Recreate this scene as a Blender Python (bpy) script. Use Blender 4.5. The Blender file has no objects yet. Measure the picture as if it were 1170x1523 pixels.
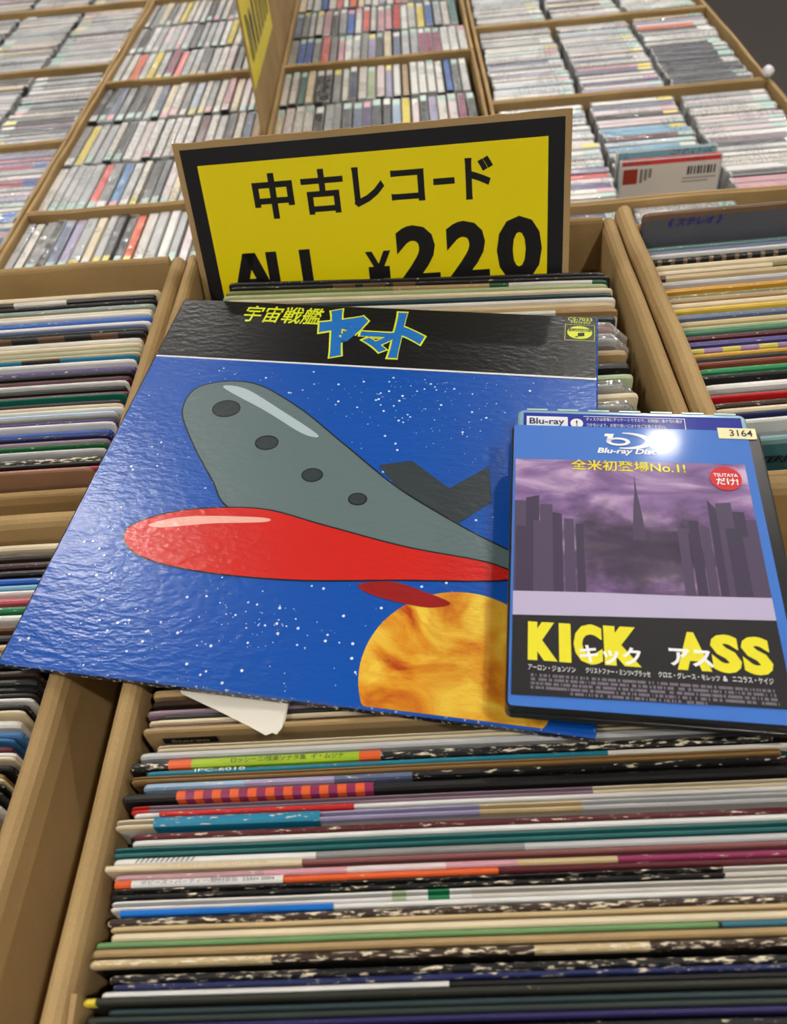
import bpy, math, random
from mathutils import Matrix, Vector, noise
random.seed(7)
S = bpy.context.scene
COL = S.collection
PI = math.pi

# ------------------------------------------------------------------ camera
cd = bpy.data.cameras.new('camera')
cam = bpy.data.objects.new('camera', cd); COL.objects.link(cam)
CAMZ = 1.43
R_WC = Matrix(((0.99674, -0.01172, -0.079825), (0.061202, 0.754513, 0.653425), (0.052571, -0.65618, 0.752771)))
cam.matrix_world = Matrix.Translation((0, 0, CAMZ)) @ R_WC.transposed().to_4x4()
cd.sensor_fit = 'VERTICAL'; cd.sensor_height = 24.0; cd.sensor_width = 24.0 * 1170 / 1523
cd.lens = 1154 / 1523 * 24.0
cd.clip_start = 0.01
cd.dof.use_dof = True; cd.dof.focus_distance = 0.50; cd.dof.aperture_fstop = 6.2
S.camera = cam

# ------------------------------------------------------------------ view and world
vs = S.view_settings
vs.view_transform = 'Standard'; vs.look = 'None'; vs.gamma = 1.0; vs.use_curve_mapping = False
vs.exposure = 0.33
w = bpy.data.worlds.new('world'); S.world = w; w.use_nodes = True
w.node_tree.nodes['Background'].inputs[0].default_value = (0.8, 0.85, 1, 1)
w.node_tree.nodes['Background'].inputs[1].default_value = 0.05

LIGHTS = [(x, y) for y in (-2.3, -0.4, 1.55, 3.45, 5.4) for x in (-3.1, -1.2, 0.76, 2.7)]
LIGHT_POWER = 560.0
LAMP_SIZE = 0.10

# ------------------------------------------------------------------ colour and materials
def lin(c):
    if isinstance(c, str): c = PAL[c]
    o = []
    for v in c[:3]:
        v = v / 255.0
        o.append(v / 12.92 if v <= 0.04045 else ((v + 0.055) / 1.055) ** 2.4)
    return (o[0], o[1], o[2], 1.0)

PAL = {
 'white': (226, 224, 220), 'offwhite': (214, 208, 198), 'cream': (222, 206, 172), 'beige': (200, 176, 132), 'tan': (172, 144, 100),
 'kraft': (150, 116, 70), 'brown': (98, 70, 48), 'dark brown': (58, 42, 34), 'black': (22, 21, 22), 'charcoal': (48, 50, 50),
 'grey': (140, 140, 138), 'light grey': (190, 190, 190), 'dark grey': (84, 86, 90), 'navy': (26, 36, 84), 'blue': (30, 92, 178),
 'light blue': (150, 178, 206), 'pale blue': (188, 204, 216), 'sky blue': (120, 170, 200), 'teal': (44, 108, 108), 'dark teal': (20, 58, 70), 'green': (30, 122, 76),
 'pale green': (172, 188, 146), 'olive': (120, 116, 62), 'dark green': (10, 80, 46), 'yellow': (226, 204, 60), 'mustard': (206, 150, 40),
 'orange': (226, 96, 44), 'red': (204, 44, 40), 'coral red': (226, 88, 76), 'dark red': (86, 24, 32), 'maroon': (104, 56, 58), 'dusty rose': (134, 82, 80),
 'pink': (206, 152, 162), 'pale pink': (220, 204, 206), 'magenta': (142, 42, 88), 'purple': (78, 58, 120), 'lavender': (160, 152, 186),
 'mauve': (140, 116, 130), 'silver': (176, 178, 180), 'pale mint': (196, 214, 206), 'slate blue': (92, 104, 136), 'ink blue': (36, 40, 140),
}

MATS = {}
def newmat(name):
    m = bpy.data.materials.new(name); m.use_nodes = True
    nt = m.node_tree; b = nt.nodes['Principled BSDF']
    MATS[name] = m
    return m, nt, b
def N(nt, kind, **kw):
    n = nt.nodes.new(kind)
    for k, v in kw.items(): setattr(n, k, v)
    return n
def L(nt, a, b): nt.links.new(a, b)

def flat(name, c, rough=0.5, coat=0.0, spec=0.5, bump=None, metal=0.0, emit=None):
    if name in MATS: return MATS[name]
    m, nt, b = newmat(name)
    b.inputs['Base Color'].default_value = lin(c)
    b.inputs['Roughness'].default_value = rough
    b.inputs['Specular IOR Level'].default_value = spec
    b.inputs['Coat Weight'].default_value = coat
    b.inputs['Coat Roughness'].default_value = 0.06
    b.inputs['Metallic'].default_value = metal
    if emit:
        b.inputs['Emission Color'].default_value = emit[0]; b.inputs['Emission Strength'].default_value = emit[1]
    if bump:
        add_bump(nt, b, *bump)
    return m
def add_bump(nt, b, scale, strength, dist=0.001, stretch=(1, 1, 1), coat=False):
    tc = N(nt, 'ShaderNodeTexCoord'); mp = N(nt, 'ShaderNodeMapping'); nz = N(nt, 'ShaderNodeTexNoise'); bp = N(nt, 'ShaderNodeBump')
    mp.inputs['Scale'].default_value = stretch
    nz.inputs['Scale'].default_value = scale; nz.inputs['Detail'].default_value = 2.0
    bp.inputs['Strength'].default_value = strength; bp.inputs['Distance'].default_value = dist
    src = tc.outputs['Object']
    if coat:
        oi = N(nt, 'ShaderNodeObjectInfo'); ad = N(nt, 'ShaderNodeVectorMath', operation='ADD')
        L(nt, src, ad.inputs[0]); L(nt, oi.outputs['Location'], ad.inputs[1]); src = ad.outputs[0]
    L(nt, src, mp.inputs['Vector']); L(nt, mp.outputs[0], nz.inputs['Vector'])
    L(nt, nz.outputs['Fac'], bp.inputs['Height'])
    L(nt, bp.outputs[0], b.inputs['Normal'])
    if coat: L(nt, bp.outputs[0], b.inputs['Coat Normal'])
    return nz

def mat_cardboard():
    m, nt, b = newmat('cardboard')
    tc = N(nt, 'ShaderNodeTexCoord')
    n1 = N(nt, 'ShaderNodeTexNoise'); n1.inputs['Scale'].default_value = 9; n1.inputs['Detail'].default_value = 6
    n2 = N(nt, 'ShaderNodeTexNoise'); n2.inputs['Scale'].default_value = 900; n2.inputs['Detail'].default_value = 2
    mx = N(nt, 'ShaderNodeMath', operation='MULTIPLY_ADD'); mx.inputs[1].default_value = 0.35
    r = N(nt, 'ShaderNodeValToRGB')
    e = r.color_ramp.elements
    e[0].position = 0.3; e[0].color = lin((140, 112, 70)); e[1].position = 0.85; e[1].color = lin((182, 152, 104))
    bp = N(nt, 'ShaderNodeBump'); bp.inputs['Strength'].default_value = 0.25; bp.inputs['Distance'].default_value = 0.0004
    for n in (n1, n2): L(nt, tc.outputs['Object'], n.inputs['Vector'])
    L(nt, n2.outputs['Fac'], mx.inputs[0]); L(nt, n1.outputs['Fac'], mx.inputs[2])
    L(nt, mx.outputs[0], r.inputs[0]); L(nt, r.outputs[0], b.inputs['Base Color'])
    L(nt, n2.outputs['Fac'], bp.inputs['Height']); L(nt, bp.outputs[0], b.inputs['Normal'])
    b.inputs['Roughness'].default_value = 0.72; b.inputs['Specular IOR Level'].default_value = 0.3
    return m
CARD = mat_cardboard()

def mat_sleeve(name, rough, coat):
    """printed card: face colours from the mesh plus scuffed white chips where the mesh says it is worn"""
    m, nt, b = newmat(name)
    at = N(nt, 'ShaderNodeAttribute', attribute_name='Col'); wr = N(nt, 'ShaderNodeAttribute', attribute_name='wear')
    tc = N(nt, 'ShaderNodeTexCoord'); oi = N(nt, 'ShaderNodeObjectInfo'); ad = N(nt, 'ShaderNodeVectorMath', operation='ADD')
    mp = N(nt, 'ShaderNodeMapping'); mp.inputs['Scale'].default_value = (170, 700, 700)
    sc = N(nt, 'ShaderNodeVectorMath', operation='SCALE'); sc.inputs['Scale'].default_value = 3.0
    cb = N(nt, 'ShaderNodeCombineXYZ')
    nz = N(nt, 'ShaderNodeTexNoise'); nz.inputs['Scale'].default_value = 1.0; nz.inputs['Detail'].default_value = 4; nz.inputs['Roughness'].default_value = 0.62
    n2 = N(nt, 'ShaderNodeTexNoise'); n2.inputs['Scale'].default_value = 40; n2.inputs['Detail'].default_value = 3
    for k in range(3): L(nt, oi.outputs['Random'], cb.inputs[k])
    L(nt, cb.outputs[0], sc.inputs[0]); L(nt, tc.outputs['Object'], ad.inputs[0]); L(nt, sc.outputs[0], ad.inputs[1])
    L(nt, ad.outputs[0], mp.inputs['Vector']); L(nt, mp.outputs[0], nz.inputs['Vector']); L(nt, ad.outputs[0], n2.inputs['Vector'])
    # threshold = 0.85 - 0.42*wear
    th = N(nt, 'ShaderNodeMath', operation='MULTIPLY_ADD'); th.inputs[1].default_value = -0.36; th.inputs[2].default_value = 0.81
    gt = N(nt, 'ShaderNodeMath', operation='SUBTRACT'); ml = N(nt, 'ShaderNodeMath', operation='MULTIPLY', use_clamp=True); ml.inputs[1].default_value = 18
    L(nt, wr.outputs['Fac'], th.inputs[0]); L(nt, nz.outputs['Fac'], gt.inputs[0]); L(nt, th.outputs[0], gt.inputs[1]); L(nt, gt.outputs[0], ml.inputs[0])
    hs = N(nt, 'ShaderNodeHueSaturation'); vr = N(nt, 'ShaderNodeMapRange')
    vr.inputs['To Min'].default_value = 0.8; vr.inputs['To Max'].default_value = 1.15
    L(nt, n2.outputs['Fac'], vr.inputs['Value']); L(nt, vr.outputs[0], hs.inputs['Value']); L(nt, at.outputs['Color'], hs.inputs['Color'])
    mx = N(nt, 'ShaderNodeMix', data_type='RGBA'); mx.inputs[7].default_value = lin((226, 212, 184))
    L(nt, ml.outputs[0], mx.inputs[0]); L(nt, hs.outputs[0], mx.inputs[6]); L(nt, mx.outputs[2], b.inputs['Base Color'])
    b.inputs['Roughness'].default_value = rough; b.inputs['Coat Weight'].default_value = coat; b.inputs['Coat Roughness'].default_value = 0.15
    return m
SLEEVE = mat_sleeve('sleeve_card', 0.42, 0.0)
OBI = mat_sleeve('obi_paper', 0.32, 0.3)

def mat_plastic(name, rough, bumpscale, bstr, marks):
    m, nt, b = newmat(name)
    at = N(nt, 'ShaderNodeAttribute', attribute_name='Col')
    src = at.outputs['Color']
    if marks:    # small unreadable print on the spine cards
        tc = N(nt, 'ShaderNodeTexCoord'); mp = N(nt, 'ShaderNodeMapping'); mp.inputs['Scale'].default_value = (330, 330, 330)
        nz = N(nt, 'ShaderNodeTexNoise'); nz.inputs['Scale'].default_value = 1; nz.inputs['Detail'].default_value = 1
        big = N(nt, 'ShaderNodeTexNoise'); big.inputs['Scale'].default_value = 22; big.inputs['Detail'].default_value = 0
        L(nt, tc.outputs['Object'], mp.inputs['Vector']); L(nt, mp.outputs[0], nz.inputs['Vector'])
        oi = N(nt, 'ShaderNodeObjectInfo'); ad = N(nt, 'ShaderNodeVectorMath', operation='ADD')
        L(nt, tc.outputs['Object'], ad.inputs[0]); L(nt, oi.outputs['Location'], ad.inputs[1]); L(nt, ad.outputs[0], big.inputs['Vector'])
        a = N(nt, 'ShaderNodeMath', operation='GREATER_THAN'); a.inputs[1].default_value = 0.53
        c = N(nt, 'ShaderNodeMath', operation='GREATER_THAN'); c.inputs[1].default_value = 0.5
        d = N(nt, 'ShaderNodeMath', operation='MULTIPLY'); e = N(nt, 'ShaderNodeMath', operation='MULTIPLY'); e.inputs[1].default_value = 0.55
        L(nt, nz.outputs['Fac'], a.inputs[0]); L(nt, big.outputs['Fac'], c.inputs[0]); L(nt, a.outputs[0], d.inputs[0]); L(nt, c.outputs[0], d.inputs[1]); L(nt, d.outputs[0], e.inputs[0])
        mx = N(nt, 'ShaderNodeMix', data_type='RGBA'); mx.inputs[7].default_value = lin((70, 70, 80))
        L(nt, e.outputs[0], mx.inputs[0]); L(nt, src, mx.inputs[6]); src = mx.outputs[2]
    L(nt, src, b.inputs['Base Color'])
    b.inputs['Roughness'].default_value = rough
    b.inputs['Coat Weight'].default_value = 0.6; b.inputs['Coat Roughness'].default_value = 0.05
    add_bump(nt, b, bumpscale, bstr, 0.0035, (1, 1, 1), True)
    return m
CDCASE = mat_plastic('jewel_case_plastic', 0.2, 60, 1.0, False)
CDCARD = mat_plastic('wrapped_spine_card', 0.3, 65, 1.0, True)
STICK = mat_plastic('price_sticker_paper', 0.4, 80, 0.2, True)

def mat_film():
    m, nt, b = newmat('clear_plastic_film')
    out = nt.nodes['Material Output']
    tr = N(nt, 'ShaderNodeBsdfTransparent'); gl = N(nt, 'ShaderNodeBsdfGlossy'); mx = N(nt, 'ShaderNodeMixShader'); fr = N(nt, 'ShaderNodeFresnel')
    gl.inputs['Roughness'].default_value = 0.12; fr.inputs['IOR'].default_value = 1.5
    tr.inputs['Color'].default_value = (0.93, 0.93, 0.92, 1)
    tc = N(nt, 'ShaderNodeTexCoord'); nz = N(nt, 'ShaderNodeTexNoise'); nz.inputs['Scale'].default_value = 90; nz.inputs['Detail'].default_value = 3
    bp = N(nt, 'ShaderNodeBump'); bp.inputs['Strength'].default_value = 0.9; bp.inputs['Distance'].default_value = 0.003
    L(nt, tc.outputs['Object'], nz.inputs['Vector']); L(nt, nz.outputs['Fac'], bp.inputs['Height'])
    L(nt, bp.outputs[0], gl.inputs['Normal']); L(nt, bp.outputs[0], fr.inputs['Normal'])
    ad = N(nt, 'ShaderNodeMath', operation='ADD', use_clamp=True); ad.inputs[1].default_value = 0.14
    L(nt, fr.outputs[0], ad.inputs[0]); L(nt, ad.outputs[0], mx.inputs[0]); L(nt, tr.outputs[0], mx.inputs[1]); L(nt, gl.outputs[0], mx.inputs[2])
    df = N(nt, 'ShaderNodeBsdfDiffuse'); m2 = N(nt, 'ShaderNodeMixShader'); m2.inputs[0].default_value = 0.2
    df.inputs['Color'].default_value = (0.75, 0.75, 0.74, 1)
    L(nt, mx.outputs[0], m2.inputs[1]); L(nt, df.outputs[0], m2.inputs[2]); L(nt, m2.outputs[0], out.inputs['Surface'])
    return m
FILM = mat_film()

# ------------------------------------------------------------------ mesh builder
class MB:
    def __init__(s): s.v = []; s.f = []; s.c = []; s.w = []
    def face(s, pts, c=(200, 200, 200), wear=0.0):
        k = len(s.v); s.v += [tuple(p) for p in pts]; s.f.append(tuple(range(k, k + len(pts)))); s.c.append(lin(c)); s.w.append(wear)
    def box(s, a, b, c=(200, 200, 200), wear=0.0):
        x0, y0, z0 = a; x1, y1, z1 = b; k = len(s.v)
        s.v += [(x0, y0, z0), (x1, y0, z0), (x1, y1, z0), (x0, y1, z0), (x0, y0, z1), (x1, y0, z1), (x1, y1, z1), (x0, y1, z1)]
        for q in ((0, 3, 2, 1), (4, 5, 6, 7), (0, 1, 5, 4), (1, 2, 6, 5), (2, 3, 7, 6), (3, 0, 4, 7)):
            s.f.append(tuple(k + i for i in q)); s.c.append(lin(c)); s.w.append(wear)
    def sweep(s, rings, cols=None, wears=None, closed=True, caps=True, col=(200, 200, 200)):
        """rings: list of equal-length point lists; cols(i, j) colour of the strip between rings i, i+1 at edge j"""
        k = len(s.v); n = len(rings[0])
        for r in rings: s.v += [tuple(p) for p in r]
        m = n if closed else n - 1
        for i in range(len(rings) - 1):
            for j in range(m):
                a = k + i * n + j; b2 = k + i * n + (j + 1) % n
                s.f.append((a, b2, b2 + n, a + n))
                s.c.append(lin(cols(i, j) if cols else col)); s.w.append(wears(i, j) if wears else 0.0)
        if caps:
            s.f.append(tuple(k + j for j in reversed(range(n)))); s.c.append(lin(cols(0, 0) if cols else col)); s.w.append(0.6 if wears else 0)
            e = k + (len(rings) - 1) * n
            s.f.append(tuple(e + j for j in range(n))); s.c.append(lin(cols(len(rings) - 2, 0) if cols else col)); s.w.append(0.6 if wears else 0)
    def poly(s, pts, z0, z1, c=(200, 200, 200)):
        """extruded flat outline (counter-clockwise xy points)"""
        n = len(pts); k = len(s.v)
        s.v += [(p[0], p[1], z0) for p in pts] + [(p[0], p[1], z1) for p in pts]
        s.f.append(tuple(k + n + j for j in range(n))); s.c.append(lin(c)); s.w.append(0)
        s.f.append(tuple(k + j for j in reversed(range(n)))); s.c.append(lin(c)); s.w.append(0)
        for j in range(n):
            s.f.append((k + j, k + (j + 1) % n, k + n + (j + 1) % n, k + n + j)); s.c.append(lin(c)); s.w.append(0)
    def mesh(s, name, smooth=False):
        me = bpy.data.meshes.new(name); me.from_pydata(s.v, [], s.f)
        a = me.attributes.new('Col', 'FLOAT_COLOR', 'FACE'); a.data.foreach_set('color', [x for c in s.c for x in c])
        if any(s.w):
            a = me.attributes.new('wear', 'FLOAT', 'FACE'); a.data.foreach_set('value', s.w)
        if smooth: me.polygons.foreach_set('use_smooth', [True] * len(me.polygons))
        me.update()
        return me
    def build(s, name, mat, parent=None, smooth=False):
        return link(name, s.mesh(name, smooth), mat, parent)

def link(name, me, mat, parent=None, matrix=None):
    o = bpy.data.objects.new(name, me); COL.objects.link(o)
    if mat and not me.materials: me.materials.append(mat)
    if parent: o.parent = parent
    if matrix is not None: o.matrix_local = matrix
    return o
def empty(name, matrix):
    o = bpy.data.objects.new(name, None); COL.objects.link(o); o.empty_display_size = 0.02
    o.matrix_world = matrix if isinstance(matrix, Matrix) else Matrix.Translation(matrix)
    return o
def tag(o, label, cat, group=None, kind=None):
    o['label'] = label; o['category'] = cat
    if group: o['group'] = group
    if kind: o['kind'] = kind
    return o
def struct(o, label=None, cat=None):
    o['kind'] = 'structure'
    if label: o['label'] = label
    if cat: o['category'] = cat
    return o
def basis(x, n, origin):
    n = Vector(n).normalized(); x = Vector(x); x = (x - n * x.dot(n)).normalized(); y = n.cross(x)
    m = Matrix((x, y, n)).transposed().to_4x4(); m.translation = origin
    return m

def rrect(x0, x1, y0, y1, r, n=5):
    pts = []
    for cx, cy, a0 in ((x1 - r, y0 + r, -PI / 2), (x1 - r, y1 - r, 0), (x0 + r, y1 - r, PI / 2), (x0 + r, y0 + r, PI)):
        for i in range(n + 1):
            a = a0 + PI / 2 * i / n; pts.append((cx + r * math.cos(a), cy + r * math.sin(a)))
    return pts
def ellipse(cx, cy, rx, ry, n=40):
    return [(cx + rx * math.cos(2 * PI * i / n), cy + ry * math.sin(2 * PI * i / n)) for i in range(n)]

def text(body, name, mat, parent, box, z=0.0, bold=0.0, shear=0.0, matrix=None, keep=False):
    """lettering as flat mesh, fitted into box = (x0, x1, y0, y1) in the parent's plane; keep: keep the letters' own proportions"""
    c = bpy.data.curves.new('lettering', 'FONT'); c.body = body; c.size = 1.0; c.resolution_u = 3; c.offset = bold; c.shear = shear
    t = bpy.data.objects.new('lettering', c); COL.objects.link(t)
    dg = bpy.context.evaluated_depsgraph_get()
    me = bpy.data.meshes.new_from_object(t.evaluated_get(dg))
    bpy.data.objects.remove(t); bpy.data.curves.remove(c)
    xs = [v.co.x for v in me.vertices]; ys = [v.co.y for v in me.vertices]
    if not xs: return None
    ax, bx, ay, by = min(xs), max(xs), min(ys), max(ys)
    x0, x1, y0, y1 = box
    sx = (x1 - x0) / (bx - ax); sy = (y1 - y0) / max(by - ay, 1e-6)
    if keep: sx = sy = min(sx, sy)
    for v in me.vertices:
        v.co = (x0 + (v.co.x - ax) * sx, y0 + (v.co.y - ay) * sy, z)
    me.name = name; me.materials.clear()
    o = link(name, me, mat, parent, matrix)
    return o

INK = flat('black_ink', (16, 15, 16), 0.45)
WHITE_INK = flat('white_ink', (236, 236, 236), 0.4)
TABLE = 0.75

# ------------------------------------------------------------------ the room
def plane_box(name, a, b, mat):
    m = MB(); m.box(a, b); return struct(m.build(name, mat))
m_floor, nt, b = newmat('dark_floor')
b.inputs['Base Color'].default_value = lin((50, 43, 40)); b.inputs['Roughness'].default_value = 0.4
nz = add_bump(nt, b, 30, 0.05)
m_wall = flat('wall_paint', (176, 172, 164), 0.8)
m_ceil = flat('ceiling_tile', (104, 102, 98), 0.9)
plane_box('floor', (-5, -4, -0.05), (5, 8, 0), m_floor)
plane_box('ceiling', (-5, -4, 2.84), (5, 8, 2.89), m_ceil)
plane_box('wall_left', (-5.1, -4, 0), (-5, 8, 2.84), m_wall)
plane_box('wall_right', (5, -4, 0), (5.1, 8, 2.84), m_wall)
plane_box('wall_back', (-5, 8, 0), (5, 8.1, 2.84), m_wall)
plane_box('wall_front', (-5, -4.1, 0), (5, -4, 2.84), m_wall)

LAMP = flat('lamp_diffuser', (255, 250, 240), 0.5, emit=((1, 0.95, 0.88, 1), LIGHT_POWER))
LAMPH = flat('lamp_housing', (230, 230, 228), 0.4)
h = MB(); s_ = LAMP_SIZE / 2; d = MB()
ci_ = [(math.cos(2 * PI * i / 24), math.sin(2 * PI * i / 24)) for i in range(24)]
h.sweep([[(c_ * (s_ + .02), q_ * (s_ + .02), 0) for c_, q_ in ci_], [(c_ * (s_ + .02), q_ * (s_ + .02), -.03) for c_, q_ in ci_], [(c_ * s_, q_ * s_, -.03) for c_, q_ in ci_], [(c_ * s_, q_ * s_, -.01) for c_, q_ in ci_]], caps=False)
d.poly([(c_ * s_, q_ * s_) for c_, q_ in ci_], -.02, -.012)
hm, dm = h.mesh('housing'), d.mesh('diffuser')
for (x, y) in LIGHTS:
    e = empty('ceiling_light', (x, y, 2.84))
    link('housing', hm, LAMPH, e); link('diffuser', dm, LAMP, e)
    tag(e, 'round white downlight in the ceiling above the sale tables', 'light', 'downlights over the sale tables')

ADDED_TUBE = flat('added_tube_diffuser', (255, 252, 246), 0.5, emit=((1, 0.97, 0.93, 1), 16.0))  # unseen tubes, added only to raise more glints on the wrapped disc cases
h = MB(); h.box((-.64, -.07, -.05), (.64, .07, 0)); d = MB(); d.box((-.6, -.045, -.06), (.6, .045, -.05))
hm, dm = h.mesh('housing'), d.mesh('diffuser')
for y in (4.6, 6.4):
    for x in (-3.4, -1.7, 0.0, 1.7, 3.4):
        e = empty('added_tube_light', (x, y, 2.84)); link('housing', hm, LAMPH, e); link('diffuser', dm, ADDED_TUBE, e)
        tag(e, 'added long white tube light past the table, for glints on the disc cases', 'light', 'added tube lights past the table')

# sale table
t = empty('sale_table', (-0.32, 1.1, 0))
TM = flat('table_laminate', (150, 128, 100), 0.5)
m = MB(); m.box((-0.96, -1.35, TABLE - 0.035), (0.935, 1.5, TABLE)); m.build('table_top', TM, t)
for sx in (-0.9, 0.87):
    for sy in (-1.28, 0.05, 1.42):
        m = MB(); m.box((sx - .025, sy - .025, 0), (sx + .025, sy + .025, TABLE - .035)); m.build('leg', LAMPH, t)
tag(t, 'long sale table carrying all the cardboard boxes of records and discs', 'table')

# ------------------------------------------------------------------ cardboard crates
def ridge_wall(x0, x1, y0, y1, z0, z1, seed, flat_top=False, wob=0.0012):
    """a folded cardboard wall with a rounded, slightly uneven top; runs along its longer side"""
    alongx = (x1 - x0) > (y1 - y0)
    n = 14; rings = []
    for i in range(n + 1):
        f = i / n
        zz = z1 + wob * noise.noise(Vector((f * 5, seed * 3.7, 0))) * 2
        a, b_ = (y0, y1) if alongx else (x0, x1)
        off = wob * noise.noise(Vector((f * 3, seed * 1.3, 9)))
        c_ = (a + b_) / 2 + off; hw = (b_ - a) / 2 - abs(off)
        prof = [(-1, 0, 0), (-1, 1, -hw * 0.9), (-.72, 1, -hw * .3), (-.3, 1, 0), (.3, 1, 0), (.72, 1, -hw * .3), (1, 1, -hw * 0.9), (1, 0, 0)]
        ring = []
        for u, top, dz in prof:
            z = z0 if not top else zz + (dz if not flat_top else dz * 0.25)
            p = (x0 + f * (x1 - x0), c_ + u * hw, z) if alongx else (c_ - u * hw, y0 + f * (y1 - y0), z)
            ring.append(p)
        rings.append(ring[::-1])
    m = MB(); m.sweep(rings, col=(170, 140, 90))
    return m
def crate(name, x0, x1, y0, y1, ztop, walls, label, cat='box', group=None, base=0.006, flat_top=False, seed=1, tops=None, wob=0.0012):
    """walls = thickness (left, right, front, back)"""
    e = empty(name, ((x0 + x1) / 2, (y0 + y1) / 2, TABLE))
    ox, oy, oz = e.matrix_world.translation
    l, r, f, bk = walls
    tops = tops or (ztop,) * 4
    def W(nm, a, k, top):
        mm = ridge_wall(a[0] - ox, a[1] - ox, a[2] - oy, a[3] - oy, 0.0, top - oz, seed + k, flat_top, wob)
        return mm.build(nm, CARD, e, smooth=False)
    W('side_panel', (x0, x0 + l, y0, y1), 1, tops[0]); W('side_panel', (x1 - r, x1, y0, y1), 2, tops[1])
    W('front_panel', (x0 + l, x1 - r, y0, y0 + f), 3, tops[2]); W('back_panel', (x0 + l, x1 - r, y1 - bk, y1), 4, tops[3])
    mm = MB(); mm.box((x0 + l - ox, y0 + f - oy, 0), (x1 - r - ox, y1 - bk - oy, base)); mm.build('base_panel', CARD, e)
    tag(e, label, cat, group)
    return e
CR = 'record_crate'
ca = crate(CR, -0.173, 0.187, -0.12, 0.318, 1.072, (.012, .010, .008, .010), 'long cardboard record crate under the lower edge of the blue record sleeve', seed=11)
# torn inner flap inside the long crate's side
rf = random.Random(4); px_, py_, pz_ = ca.matrix_world.translation
rings = []
for i in range(13):
    y = .0615 - .17 * i / 12; zt = 1.0675 + rf.uniform(-.0006, .0008) + (.003 if i == 0 else 0)
    rings.append([(-.1608 - px_, y - py_, .90 - pz_), (-.1588 - px_, y - py_, .90 - pz_), (-.1588 - px_, y - py_, zt - pz_), (-.1608 - px_, y - py_, zt + .0012 - pz_)])
m = MB(); m.sweep(rings); m.build('torn_flap', CARD, ca)
crate(CR, -0.2030, 0.1695, 0.350, 0.620, 1.080, (.0105, .013, .010, .008), 'cardboard record crate holding the tilted yellow price sign', seed=21, tops=(1.079, 1.082, 1.074, 1.085), base=.0205)
crate(CR, -0.570, -0.204, 0.349, 0.616, 1.082, (.012, .013, .006, .008), 'cardboard record crate whose frontmost sleeve is brown', seed=31, tops=(1.08, 1.080, 1.069, 1.083))
crate(CR, -0.570, -0.2035, -0.12, 0.329, 1.070, (.012, .013, .008, .012), 'cardboard record crate under the pointed corner of the blue record sleeve', seed=41, tops=(1.07, 1.0695, 1.07, 1.076))
crate(CR, 0.1705, 0.545, 0.333, 0.630, 1.084, (.0145, .012, .010, .008), 'cardboard record crate with a red sleeve and a teal sleeve in front', seed=51, tops=(1.086, 1.08, 1.058, 1.07))
crate(CR, 0.189, 0.545, -0.12, 0.3305, 1.070, (.012, .012, .008, .014), 'cardboard record crate beside the two disc cases, nearest the teal sleeve', seed=61, tops=(1.062, 1.07, 1.07, 1.066))

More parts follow.
